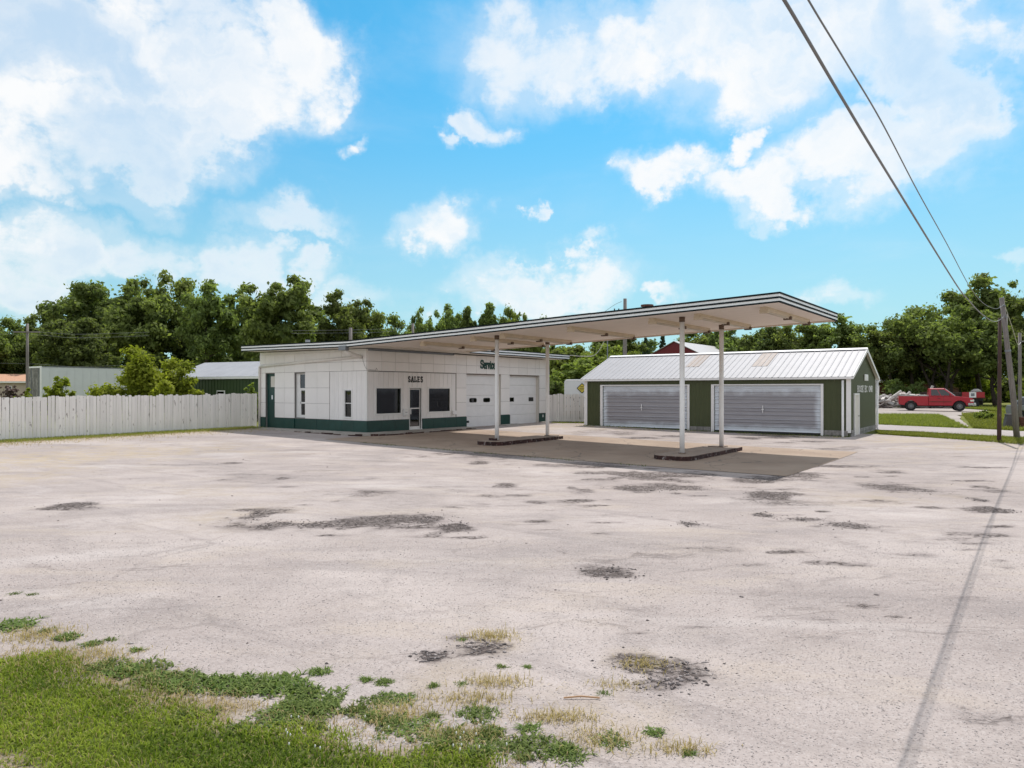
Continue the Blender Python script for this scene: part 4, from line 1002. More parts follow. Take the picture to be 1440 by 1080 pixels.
for xx in (OV, x0_-.02):
    for s_ in (-1, 1):
        ye = -EA-.03 if s_ < 0 else GW_+EA+.03
        MB().prism([(ye,ze_-.10),(ye,ze_+.05),(GW_/2,ZR+.06),(GW_/2,ZR-.12)], 'x', xx, xx+.022).build('barge_board', M['white'], ga)
    if xx > 0: MB().prism([(-EA,ze_-.03),(GW_/2,ZR-.03),(GW_+EA,ze_-.03),(GW_+EA,ze_-.05),(GW_/2,ZR-.05),(-EA,ze_-.05)], 'x', .03, OV).build('barge_soffit', M['soffit_white'], ga)
# gable vent, lettering, narrow door, downspouts
vt = box('gable_vent', (.03, 3.62, 2.60), (.07, 4.55, 2.93), M['white'], ga, .01)
for k_ in range(4): box('louvre', (.07, 3.68, 2.64+k_*.07), (.085, 4.49, 2.67+k_*.07), M['white'], vt)
yy = 1.75
for ch in 'BOSE EC OMR':
    if ch != ' ':
        b = strokes(GL[ch], .16, .012); b.v = [(x+.026, yy+y*.36, 2.03+z*.30) for x, y, z in b.v]; b.build('letter', M['white'], ga)
    yy += .42 if ch != ' ' else .30
dd = MB().box((.005,.93,-.34),(.07,1.03,1.96)).box((.005,2.05,-.34),(.07,2.15,1.96)).box((.005,1.03,1.87),(.07,2.05,1.96)).build('door_frame', M['white'], ga, .004)
dl = box('side_door', (.005,1.03,-.32), (.035,2.05,1.87), M['soffit_white'], ga); MB().tube([(.035,1.95,.85),(.09,1.95,.85)], .03, 8).build('handle', M['chrome'], dl)
MB().tube([(-.28,-.10,ze_-.16),(-.28,-.10,.02),(-.26,-.12,-.1),(-.15,-.2,-.17),(.75,-.62,-.22)], .055, 8).build('downspout', M['white'], ga, smooth=True)
MB().tube([(.10,GW_+.05,ze_-.1),(.10,GW_+.05,.0),(.2,GW_+.06,-.12),(1.9,GW_+.3,-.16)], .05, 8).build('downspout', M['white'], ga, smooth=True)

# ------------------------------------------------------------------ board fences
def fence(p, q, label, hmean=1.80, start_ext=0., broken=()):
    p, q = Vector(p), Vector(q); d = (q-p); L_ = d.length; d.normalize(); ang = math.atan2(d.y, d.x)
    o = thing('board_fence', label, 'fence', (p.x, p.y, 0), ang)
    n = int(L_/.142); meshes = []
    for k in range(5):
        w, h_ = .066, .0; c_ = .02+.008*k
        meshes.append(MB().prism([(-w,0),(w,0),(w,1-c_*.4),(w-c_*.6,1),(-w+c_*.6,1),(-w,1-c_*.4)], 'y', -.01, .01).mesh('picket'))
        meshes[-1].materials.append(M['fence'])
    for i in range(n):
        x = i*.142+.07; W_ = p+d*x; z = gzf(W_.x, W_.y)
        h_ = hmean+random.gauss(0, .012) - (.07 if random.random() < .05 else 0) + .02*math.sin(x*.9)
        b_ = link('picket', meshes[random.randrange(5)], None, o)
        b_.location = (x, random.uniform(-.006, .006), z-.03+max(0, random.gauss(.01, .02))); b_.scale = (random.uniform(.95, 1.03), 1, h_); b_.rotation_euler = (random.gauss(0, .004), random.gauss(0, .006), random.gauss(0, .03))
    for zz in (.35, 1.0, 1.55):
        pts = [(x, .045, gzf(*(p+d*x)[:2])+zz) for x in np.linspace(0, L_, 12)]
        bb = MB()
        for a, c in zip(pts[:-1], pts[1:]): bb.add([(a[0],.012,a[2]),(a[0],.055,a[2]),(a[0],.055,a[2]+.09),(a[0],.012,a[2]+.09),(c[0],.012,c[2]),(c[0],.055,c[2]),(c[0],.055,c[2]+.09),(c[0],.012,c[2]+.09)], [(0,4,5,1),(1,5,6,2),(2,6,7,3),(3,7,4,0),(0,1,2,3),(4,7,6,5)])
        bb.build('rail', M['wood_grey'], o)
    for x in np.arange(.3, L_, 2.4):
        z = gzf(*(p+d*x)[:2]); box('post', (x-.05, .056, z-.3), (x+.05, .156, z+1.7), M['wood_grey'], o)
    return o
dF = (np.array([-14.05, 39.1])-np.array([-21.3, 29.6])); dF = dF/np.hypot(*dF)
fence((-21.3-dF[0]*4.5, 29.6-dF[1]*4.5), (-14.0, 39.15), 'weathered white board fence from the left edge to the station', 1.84)
fence((2.35, 45.75), (6.6, 45.35), 'pale board fence between the station and the green garage', 1.82)

# ------------------------------------------------------------------ vegetation
def leafcloud(centers, radii, n, size, flat=.75, shell=.55, seed=0, up=.4, elong=1.5):
    """leaf faces spread through clumps; returns verts, quads, tone"""
    r = np.random.default_rng(seed)
    k = len(centers); centers = np.asarray(centers); radii = np.asarray(radii)
    pr = radii**2; pr = pr/pr.sum(); ci = r.choice(k, n, p=pr)
    d = r.normal(size=(n, 3)); d /= np.linalg.norm(d, axis=1)[:, None]
    rad = (shell + (1-shell)*r.random(n)**.7)*(1+.32*r.normal(size=n))
    off = d*rad[:, None]*radii[ci][:, None]; off[:, 2] *= flat
    p = centers[ci]+off
    nrm = d*.7 + r.normal(size=(n, 3))*.55 + np.array([0, 0, up]); nrm /= np.linalg.norm(nrm, axis=1)[:, None]
    a = np.cross(nrm, r.normal(size=(n, 3))); a /= np.linalg.norm(a, axis=1)[:, None]; b = np.cross(nrm, a)
    s = size*(.6+.8*r.random(n))[:, None]
    a = a*s*.5*elong; b = b*s*.5/elong*1.25
    bend = nrm*s*.12
    V = np.stack([p-a, p+b+bend, p+a, p-b+bend], 1).reshape(-1, 3)
    Q = np.arange(4*n).reshape(-1, 4)
    ct = r.random(k)
    tone = np.clip(.15+.45*ct[ci]+.4*r.random(n), 0, 1)
    return V, Q, tone
def limb(bm_, p, q, r0, r1, seed, n=5, wob=.06):
    r = np.random.default_rng(seed); p, q = np.array(p, float), np.array(q, float); L_ = np.linalg.norm(q-p); pts = []
    for i in range(n): pts.append(p+(q-p)*i/(n-1)+(r.normal(size=3)*wob*L_*(0 < i < n-1))*np.array([1, 1, .4]))
    bm_.tube(pts, list(np.linspace(r0, r1, n)), 7)
    return pts
def make_tree(kind, seed, Ht, Wd, leaves, lsize, mleaf, base=.22, nclump=60, top=.5):
    """returns (trunk mesh, crown mesh) for a tree of height Ht, crown width Wd, at the origin"""
    r = np.random.default_rng(seed); cs, rs = [], []
    tb = MB(); zb = Ht*base
    nst = 1 if kind != 'multi' else 4
    tips = []
    if kind == 'conifer':
        tb.tube([(0,0,-.3),(0,0,Ht*.5),(0,0,Ht*.97)], [Ht*.02, Ht*.013, .02], 7)
        for i in range(nclump):
            f = (i+.5)/nclump; z = Ht*(.12+.86*f); rr = Wd*.5*(1-f)**.8*(.55+.6*r.random()); th = r.random()*6.28
            cs.append((rr*math.cos(th)*.75, rr*math.sin(th)*.75, z-rr*.15)); rs.append(max(.28, Wd*.18*(1-f*.75)))
    else:
        for s_ in range(nst):
            th = 6.28*s_/nst+r.random(); sp_ = Wd*(.10 if nst > 1 else .03)
            topp = (sp_*2.2*math.cos(th), sp_*2.2*math.sin(th), Ht*.62)
            st_ = limb(tb, (sp_*.3*math.cos(th)*(nst > 1), sp_*.3*math.sin(th)*(nst > 1), -.3), topp, Ht*.022/(1+.4*(nst > 1)), Ht*.009, seed*7+s_, 6, .02)
            for j in range(7 if nst == 1 else 4):
                f = .35+.6*r.random(); b0 = np.array(st_[0])*(1-f)+np.array(topp)*f
                a = r.random()*6.28; L_ = Wd*(.25+.22*r.random())*(1.15-f*.5)
                q = b0+np.array([math.cos(a)*L_, math.sin(a)*L_, L_*(.35+.6*r.random())]); limb(tb, b0, q, Ht*.008, Ht*.002, seed*31+s_*9+j, 5, .05); tips.append(q)
        zc0 = (zb+Ht)/2; hz = (Ht-zb)/2
        lob = r.random((7, 3))*6.28
        for i in range(nclump):
            d = r.normal(size=3); d /= np.linalg.norm(d); d[2] = d[2] if d[2] > -.6 else -.6*r.random()
            az_ = math.atan2(d[1], d[0])
            wob = 1+.16*math.sin(2*az_+lob[0, 0])+.13*math.sin(3*az_+4*d[2]+lob[1, 1])+.1*math.sin(5*az_-3*d[2]+lob[2, 0])
            rad = min((.30+.70*r.random()**.55)*wob, 1.12)
            if kind == 'upright': rad = min(rad, .95); prof = 1.0-.35*max(0, d[2])
            else: prof = 1.0
            c = np.array([d[0]*Wd*.43*rad*prof, d[1]*Wd*.43*rad*prof, zc0+d[2]*hz*.88*min(rad, 1.05)])
            cs.append(c); rs.append(Wd*(.035+.075*r.random()**1.5))
        for q in tips: cs.append(q); rs.append(Wd*.10)
    V, Q, tone = leafcloud(cs, rs, leaves, lsize, .72 if kind != 'conifer' else .5, .35, seed+5, .35 if kind != 'conifer' else -.1, 1.5)
    o = npmesh('crown', V, Q, tone, mleaf); me = o.data; bpy.data.objects.remove(o)
    tm = tb.mesh('trunk', 0, True); tm.materials.append(M['bark'])
    return tm, me, Ht, Wd
TV = {
 'oak1': make_tree('round', 11, 13, 10, 19000, .30, M['leaf_dark'], .16, 150),
 'oak2': make_tree('round', 23, 13, 9, 19000, .30, M['leaf'], .20, 140),
 'oak3': make_tree('round', 37, 13, 11, 20000, .30, M['leaf'], .14, 160),
 'open': make_tree('round', 41, 13, 9.5, 12000, .30, M['leaf'], .30, 95),
 'multi': make_tree('multi', 53, 12, 13, 21000, .29, M['leaf'], .20, 140),
 'light': make_tree('round', 61, 11, 8, 15000, .29, M['leaf_light'], .12, 120),
 'upright': make_tree('upright', 71, 12, 5, 15000, .28, M['leaf_dark'], .12, 170),
 'conifer': make_tree('conifer', 83, 12, 5, 11000, .34, M['needle'], .1, 90),
}
def tree(variant, px, top, wpx, Y, label, name='tree', cat='tree', group='trees behind the lot', rot=None):
    tm, cm, Ht, Wd = TV[variant]; x = (px-720)/F*Y; z = gzf(x, Y); h = H+(Y0-top)/F*Y - z; w = wpx/F*Y
    o = thing(name, label, cat, (x, Y, z), random.random()*6.28 if rot is None else rot, group)
    o.scale = (w/Wd, w/Wd, h/Ht)
    link('trunk', tm, None, o); link('crown', cm, None, o)
    return o
GL1, GL2, GL3 = 'trees behind the left fence', 'trees behind the station roof', 'trees beyond the green garage'
for a in [
 ('oak3', 8, 436, 95, 82, 'green tree at the far left above the tan roofed house', GL1),
 ('oak1', 104, 440, 110, 70, 'low dense rounded dark tree just above the white semi trailer', GL1),
 ('oak1', 122, 386, 135, 84, 'tall dark tree with ragged top behind the low rounded one over the trailer', GL1),
 ('oak2', 62, 440, 70, 92, 'narrow tree seen between the thin pole and the low rounded tree', GL1),
 ('oak2', 196, 388, 115, 80, 'tall tree rising behind the yellow green bush', GL1),
 ('oak3', 240, 378, 120, 86, 'tallest tree of the left row, right of the yellow green bush top', GL1),
 ('oak2', 296, 393, 95, 79, 'tree above the left end of the green shed roof', GL1),
 ('open', 352, 392, 85, 84, 'tree above the right end of the green shed roof', GL1),
 ('oak2', 396, 381, 120, 75, 'broad tree with bare lower limbs above the left end of the station roof', GL1),
 ('open', 440, 424, 60, 88, 'thin see-through tree right of the broad tree over the station roof end', GL1),
 ('oak2', 492, 405, 90, 88, 'round topped tree above the drain box corner of the station roof', GL2),
 ('oak3', 545, 432, 95, 92, 'wide low tree behind the thin pole stub on the station roof line', GL2),
 ('open', 594, 426, 44, 100, 'small round headed tree on a bare stem beyond the canopy roof', GL2),
 ('oak2', 628, 424, 56, 104, 'tree between the round headed tree and the two dark upright trees', GL2),
 ('upright', 658, 424, 42, 92, 'left one of the two dark upright trees beyond the canopy roof', GL2),
 ('upright', 688, 419, 46, 92, 'right one of the two dark upright trees beyond the canopy roof', GL2),
 ('light', 724, 420, 54, 112, 'pale tree right of the dark upright trees, above the canopy edge', GL2),
 ('light', 752, 436, 66, 104, 'yellowish low tree where the canopy edge hides the tree line', GL2),
 ('light', 800, 478, 90, 68, 'bright green tree right of the station roof end', GL2),
 ('light', 846, 474, 90, 64, 'pale green tree behind the thin metal mast on the garage roof', GL2),
 ('oak2', 866, 455, 90, 80, 'dark tree behind the tall grey pole at the garage ridge', GL2),
 ('light', 826, 498, 110, 60, 'low leafy tree above the white cargo trailer', GL2),
 ('light', 890, 488, 60, 74, 'low bright tree left of the red barn gable', GL2),
 ('conifer', 908, 474, 30, 92, 'left one of the two conifers beside the red barn', GL2),
 ('conifer', 932, 471, 32, 92, 'right one of the two conifers beside the red barn', GL2),
 ('oak3', 985, 448, 100, 104, 'tree behind the red barn roof between the outer columns', GL3),
 ('upright', 1010, 452, 40, 98, 'dark upright tree just right of the outermost canopy column', GL3),
 ('oak2', 1042, 460, 70, 100, 'tree behind the end of the red barn roof', GL3),
 ('oak1', 1085, 452, 90, 92, 'dark tree under the outer corner of the canopy', GL3),
 ('oak3', 1125, 446, 90, 90, 'tree under the right end of the canopy edge', GL3),
 ('oak2', 1172, 441, 100, 88, 'tree just right of the canopy tip', GL3),
 ('oak3', 1215, 448, 90, 86, 'tree straight above the garage gable peak', GL3),
 ('oak2', 1254, 452, 90, 84, 'tree right of the garage gable, low in the row', GL3),
 ('multi', 1324, 424, 160, 80, 'spreading several stemmed tree behind the red pickup', GL3),
 ('oak2', 1286, 432, 100, 84, 'tree above the scrap pile, left of the several stemmed tree', GL3),
 ('oak2', 1378, 385, 120, 84, 'tallest tree on the right, above the two near poles', GL3),
 ('open', 1434, 388, 90, 80, 'tree with twisted bare branches at the right edge', GL3),
 ('oak3', 1400, 440, 120, 78, 'dark low crowned tree behind the leaning pole', GL3),
 ('oak3', 1475, 410, 120, 76, 'tree cut by the right edge of the view', GL3),
 ('oak1', 1268, 494, 62, 86, 'low dark tree right behind the scrap pile', GL3),
 ('oak1', 1306, 498, 64, 87, 'low dark tree between the scrap pile and the several stemmed tree', GL3),
 ('oak3', 1352, 500, 60, 88, 'low tree right of the several stemmed tree, above the flatbed', GL3),
 ('oak3', -50, 420, 130, 78, 'tree outside the left end of the row', GL1),
]: tree(*a[:6], group=a[6])

# undergrowth that closes the wood below the crowns
def thicket(name, x0, x1, Y, top, n, m, seed, label=None, dep=6):
    r = np.random.default_rng(seed); cs, rs = [], []
    k = int((x1-x0)*1.2)
    for i in range(k):
        px = (x0+(x1-x0)*r.random())
        x = px; y = Y+dep*(r.random()-.5); zt = top*(.35+.65*r.random()); z0 = gzf(x, y)
        for zz in np.arange(.3, zt, 1.1): cs.append((x+r.normal()*.5, y+r.normal()*.5, z0+zz)); rs.append(.8+.7*r.random())
    V, Q, tone = leafcloud(cs, rs, n, .42, .8, .3, seed, .3)
    return tag(npmesh(name, V, Q, tone, m), label, None, None, 'stuff')
thicket('undergrowth', -60, -17, 84, 6.5, 26000, M['leaf_dark'], 13)
thicket('undergrowth', -66, -18, 92, 9.5, 42000, M['leaf_dark'], 3)
thicket('undergrowth', -20, 16, 108, 8, 26000, M['leaf_dark'], 4)
thicket('undergrowth', 4, 34, 98, 8.5, 30000, M['leaf_dark'], 5)
thicket('undergrowth', 30, 84, 100, 8.0, 38000, M['leaf'], 6)
thicket('undergrowth', 0, 14, 66, 3.6, 12000, M['leaf_light'], 8, dep=3)

def bush(name, label, px, base_y, top, wpx, Y, m, n, seed, lsize=.16, spread=1., twigs=True, cat='bush', group=None):
    x = (px-720)/F*Y; z = gzf(x, Y); h = H+(Y0-top)/F*Y-z; w = wpx/F*Y
    o = thing(name, label, cat, (x, Y, z), 0, group); r = np.random.default_rng(seed); cs, rs = [], []; tb = MB()
    for i in range(26):
        a = r.random()*6.28; f = r.random()**.6; hh = h*(.95-.45*f*f)*(.55+.45*r.random())
        q = (math.cos(a)*f*w*.45, math.sin(a)*f*w*.35, hh)
        limb(tb, (math.cos(a)*.15, math.sin(a)*.15, -.1), q, .035, .008, seed+i, 5, .05)
        for t_ in (.5, .7, .85, 1.0): cs.append(tuple(np.array(q)*np.array([t_, t_, t_])+r.normal(size=3)*.12)); rs.append(w*(.04+.06*r.random())*spread)
    tb.build('stem', M['bark'], o, smooth=True)
    V, Q, tone = leafcloud(cs, rs, n, lsize, .8, .2, seed, .4, 1.6); npmesh('foliage', V, Q, tone, m, o)
    return o
bush('bush', 'large yellow green bush behind the fence beside the green shed', 210, 560, 486, 150, 46, M['leaf_yellow'], 21000, 91, .17)
bush('bush', 'low leafy shoots left of the large bush, above the fence top', 150, 560, 541, 36, 45, M['leaf_light'], 1500, 92, .18)
bush('sapling', 'small bright sapling with a tall leader against the white semi trailer', 82, 560, 522, 52, 46, M['leaf_yellow'], 3200, 93, .17)
bush('sapling_leader', 'slim leafy shoot rising from the bright sapling', 79, 560, 521, 8, 46.3, M['leaf_yellow'], 420, 94, .18, 1.5) if False else None
bush('bush', 'bare purplish brush in front of the tan house', 14, 560, 536, 60, 47, M['twig'], 2600, 95, .12, .6)
bush('bush', 'small yellowish bush beside the thin pole at the left', 36, 560, 543, 22, 46, M['leaf_yellow'], 900, 96, .18)
bush('bush', 'green bush hiding the right end of the shed wall by the station', 356, 560, 531, 22, 43, M['leaf_light'], 1200, 97, .16)
bush('bush', 'grey green bush in shade right of the station end', 783, 590, 520, 34, 56, M['leaf_dark'], 2500, 98, .2)
bush('bush', 'low green scrub behind the scrap pile', 1268, 560, 529, 70, 79, M['leaf_dark'], 4200, 99, .24)
bush('bush', 'yellowish scrub between the tree stems right of the pickup', 1378, 560, 528, 50, 86, M['leaf_yellow'], 2600, 100, .24)
bush('bush', 'bright weeds on the grassy mound left of the dark post', 1383, 590, 577, 26, 46, M['leaf_light'], 900, 101, .12)
bush('bush', 'sunlit yellow green scrub at the right edge behind the poles', 1436, 560, 528, 40, 74, M['leaf_yellow'], 1800, 102, .24)

# ------------------------------------------------------------------ background buildings
def gable(name, label, cat, loc, rz, Lx, Wy, ze, zr, mw, mr, ov=.25, rib=0., group=None):
    """ridge along local x; origin at the middle of the front long wall"""
    o = thing(name, label, cat, loc, rz)
    b = MB(); z0 = -.6
    b.prism([(0,z0),(Wy,z0),(Wy,ze),(Wy/2,zr-.05),(0,ze)], 'x', -Lx/2, Lx/2); b.build('wall', mw, o)
    s_ = (zr-ze)/(Wy/2)
    for sg in (0, 1):
        y0 = -ov if sg == 0 else Wy+ov
        n = max(1, round(Lx/1.0)); w = (Lx+2*ov)/n
        for i in range(n):
            x0 = -Lx/2-ov+i*w
            a, c = (x0+.006, y0, ze-ov*s_), (x0+w-.006, y0, ze-ov*s_)
            MB().add([a, c, (c[0], Wy/2, zr), (a[0], Wy/2, zr), (a[0], y0, a[2]+.05), (c[0], y0, c[2]+.05), (c[0], Wy/2, zr+.05), (a[0], Wy/2, zr+.05)],
                     [(0,3,2,1),(4,5,6,7),(0,1,5,4),(1,2,6,5),(2,3,7,6),(3,0,4,7)]).build('roof_panel', mr, o)
    MB().box((-Lx/2-ov,-ov-.03,ze-ov*s_-.12),(Lx/2+ov,-ov-.003,ze-ov*s_+.03)).build('eave_board', M['white'], o)
    if rib:
        r_ = MB()
        for x in np.arange(-Lx/2+.1, Lx/2, rib): r_.box((x,-.03,z0),(x+.06,-.001,ze-.02))
        tag(r_.build('wall_rib', mw, o), kind='stuff')
    return o
p0, p1 = at(237,531,51.0), at(366,528.6,47.0)
mid = (p0+p1)/2; rz = math.atan2(p1.y-p0.y, p1.x-p0.x); dxy = Vector((math.cos(rz), math.sin(rz)))
Lsh = 13.0; cen = Vector((p0.x, p0.y))+dxy*(Lsh/2)
sh = gable('green_shed', 'long green steel shed with pale roof behind the white fence', 'shed', (cen.x, cen.y, 0), rz, Lsh, 6.4, 3.04, 4.15, M['shedwall'], M['shedroof'], .12, .3)
wx = -Lsh/2+ (at(318,551,49)-p0).xy.dot(dxy)
f_ = MB().box((wx-.38,-.05,1.3),(wx+.38,-.002,2.1)).build('window', M['white'], sh); MB().box((wx-.32,-.06,1.36),(wx+.32,-.0505,2.03)).build('pane', M['carglass'], f_)
hs = gable('tan_house', 'low beige house with tan shingle roof at the far left', 'house', ((-8-720)/F*72, 72, 0), R(2), 8.6, 7, 3.05, 3.78, M['tanwall'], M['tanroof'], .3)
f_ = box('window', (1.15,-.06,1.55), (1.75,-.002,2.55), M['white'], hs); box('pane', (1.2,-.07,1.6), (1.7,-.0605,2.5), M['carglass'], f_)
f_ = box('window', (-.25,-.06,2.1), (.1,-.002,2.5), M['white'], hs); box('pane', (-.2,-.07,2.15), (.05,-.0605,2.45), M['carglass'], f_)
ap = at(948.5, 479.5, 86)
bn = thing('red_barn', 'dark red barn with white roof showing above the garage ridge', 'barn', (ap.x, ap.y, 0), SROT)
MB().prism([(-5.2,-.5),(5.2,-.5),(5.2,ap.z-2.55),(0,ap.z-.08),(-5.2,ap.z-2.55)], 'y', 0, 22).build('wall', M['redbarn'], bn)
b = MB()
for x in np.arange(-4.9, 5, .5): b.box((x,-.03,0),(x+.07,-.001,ap.z-2.6))
tag(b.build('wall_rib', M['redbarn'], bn), kind='stuff')
for s_ in (-1, 1):
    MB().prism([(0,ap.z),(s_*5.5,ap.z-2.65),(s_*5.5,ap.z-2.72),(0,ap.z-.07)], 'y', -.2, 22.2).build('roof', M['barnroof'], bn)
a0 = at(1225, 526, 94)
lb = gable('low_building', 'low white roofed building with red brown wall behind the scrap pile', 'building', (a0.x+6, 94, 0), R(-3), 13, 8, 3.3, 3.9, M['rust'], M['barnroof'], .3)

# ------------------------------------------------------------------ vehicles and trailers
def semitrailer():
    p = at(57, 515, 57); q = Vector((.60, .80)).normalized()
    o = thing('semi_trailer', 'white semi trailer with weathered grey rear doors behind the fence', 'trailer', (p.x, p.y, gzf(p.x, p.y)), math.atan2(q.y, q.x))
    h = p.z-gzf(p.x, p.y); W_ = 2.5
    MB().box((.05,0,1.15),(13.4,W_,h)).build('box_body', M['trailer'], o, .03)
    fr_ = MB().box((-.02,-.02,1.05),(.08,.10,h+.01)).box((-.02,W_-.10,1.05),(.08,W_+.02,h+.01)).box((-.02,.10,h-.12),(.08,W_-.10,h+.01)).box((-.02,.10,1.05),(.08,W_-.10,1.18)).build('rear_frame', M['white'], o)
    for k in range(2): 
        d_ = box('rear_door', (.0,.11+k*1.15,1.19), (.04,.11+k*1.15+1.12,h-.13), M['trailer_door'], o); MB().tube([(-.02,.3+k*1.5,1.2),(-.02,.3+k*1.5,h-.15)], .02, 6).build('lock_rod', M['gutter'], d_)
    for x in np.arange(.65, 13.3, .62): box('side_post', (x,-.015,1.25), (x+.05,-.001,h-.08), M['trailer'], o)
    box('top_rail', (.09,-.03,h-.06), (13.3,-.016,h+.01), M['gutter'], o)
    for x in (1.2, 2.5):
        for y in (.15, W_-.15):
            MB().tube([(x,y-.14,.5),(x,y+.14,.5)], .5, 18).build('wheel', M['rubber'], o, smooth=False)
    box('landing_gear', (10.3,.4,0), (10.5,.55,1.15), M['gutter'], o); box('landing_gear', (10.3,1.95,0), (10.5,2.1,1.15), M['gutter'], o)
    box('chassis', (.3,.7,.85), (13,1.8,1.149), M['black'], o)
semitrailer()
def cargotrailer():
    p = at(793.5, 533.5, 53); z0 = gzf(p.x, p.y); h = p.z-z0
    o = thing('cargo_trailer', 'white enclosed cargo trailer with yellow diamond mark beside the garage', 'trailer', (p.x, p.y, z0), R(-8))
    r = .22; prof = [(0,.5),(0,h-r)]+[(r-r*math.cos(R(a)), h-r+r*math.sin(R(a))) for a in (22,45,68,90)]+[(5.2,h),(5.2,.5)]
    MB().prism(prof, 'y', 0, 2.1).build('box_body', M['trailer'], o, .02)
    MB().box((.1,-.02,h-.09),(5.1,-.001,h-.05)).build('top_rail', M['white'], o)
    c = ((818-793.5)/F*53+.02, h-(546-533.5)/F*53); s_ = .36
    dmd = MB().prism([(c[0]-s_,c[1]),(c[0],c[1]-s_),(c[0]+s_,c[1]),(c[0],c[1]+s_)], 'y', -.014, -.001).build('diamond_mark', M['yellow'], o)
    for k in (-1, 0, 1): MB().box((c[0]-.20+.07*abs(k),-.018,c[1]+k*.12-.025),(c[0]+.20-.07*abs(k),-.0141,c[1]+k*.12+.025)).build('mark_line', M['black'], dmd)
    rim = MB()
    Pq = [(c[0]-s_,c[1]),(c[0],c[1]-s_),(c[0]+s_,c[1]),(c[0],c[1]+s_)]
    for a, b0 in zip(Pq, Pq[1:]+Pq[:1]):
        rim.tube([(a[0],-.016,a[1]),(b0[0],-.016,b0[1])], .028, 4)
    rim.build('mark_border', M['black'], dmd)
    for x in (2.0, 2.9): MB().tube([(x,.0,.36),(x,.25,.36)], .36, 16).build('wheel', M['rubber'], o)
cargotrailer()
def wheel(parent, x, y, r, w, sgn):
    ty = MB().tube([(x,y-w/2,r),(x,y-w/2+.04,r),(x,y+w/2-.04,r),(x,y+w/2,r)], [r*.93, r, r, r*.93], 24).build('wheel', M['rubber'], parent, smooth=False)
    yo = y+sgn*(w/2+.002)
    MB().tube([(x,yo-.01,r),(x,yo+sgn*.012,r)], [r*.54, r*.50], 18).build('rim', M['rim'], ty)
    MB().tube([(x,yo+sgn*.012,r),(x,yo+sgn*.05,r)], [r*.20, r*.15], 10).build('hub', M['gutter'], ty)
    for k in range(8):
        a = 2*math.pi*k/8
        MB().tube([(x+math.cos(a)*r*.38,yo+sgn*.012,r+math.sin(a)*r*.38),(x+math.cos(a)*r*.38,yo+sgn*.016,r+math.sin(a)*r*.38)], r*.08, 6).build('rim_hole', M['black'], ty)
    return ty
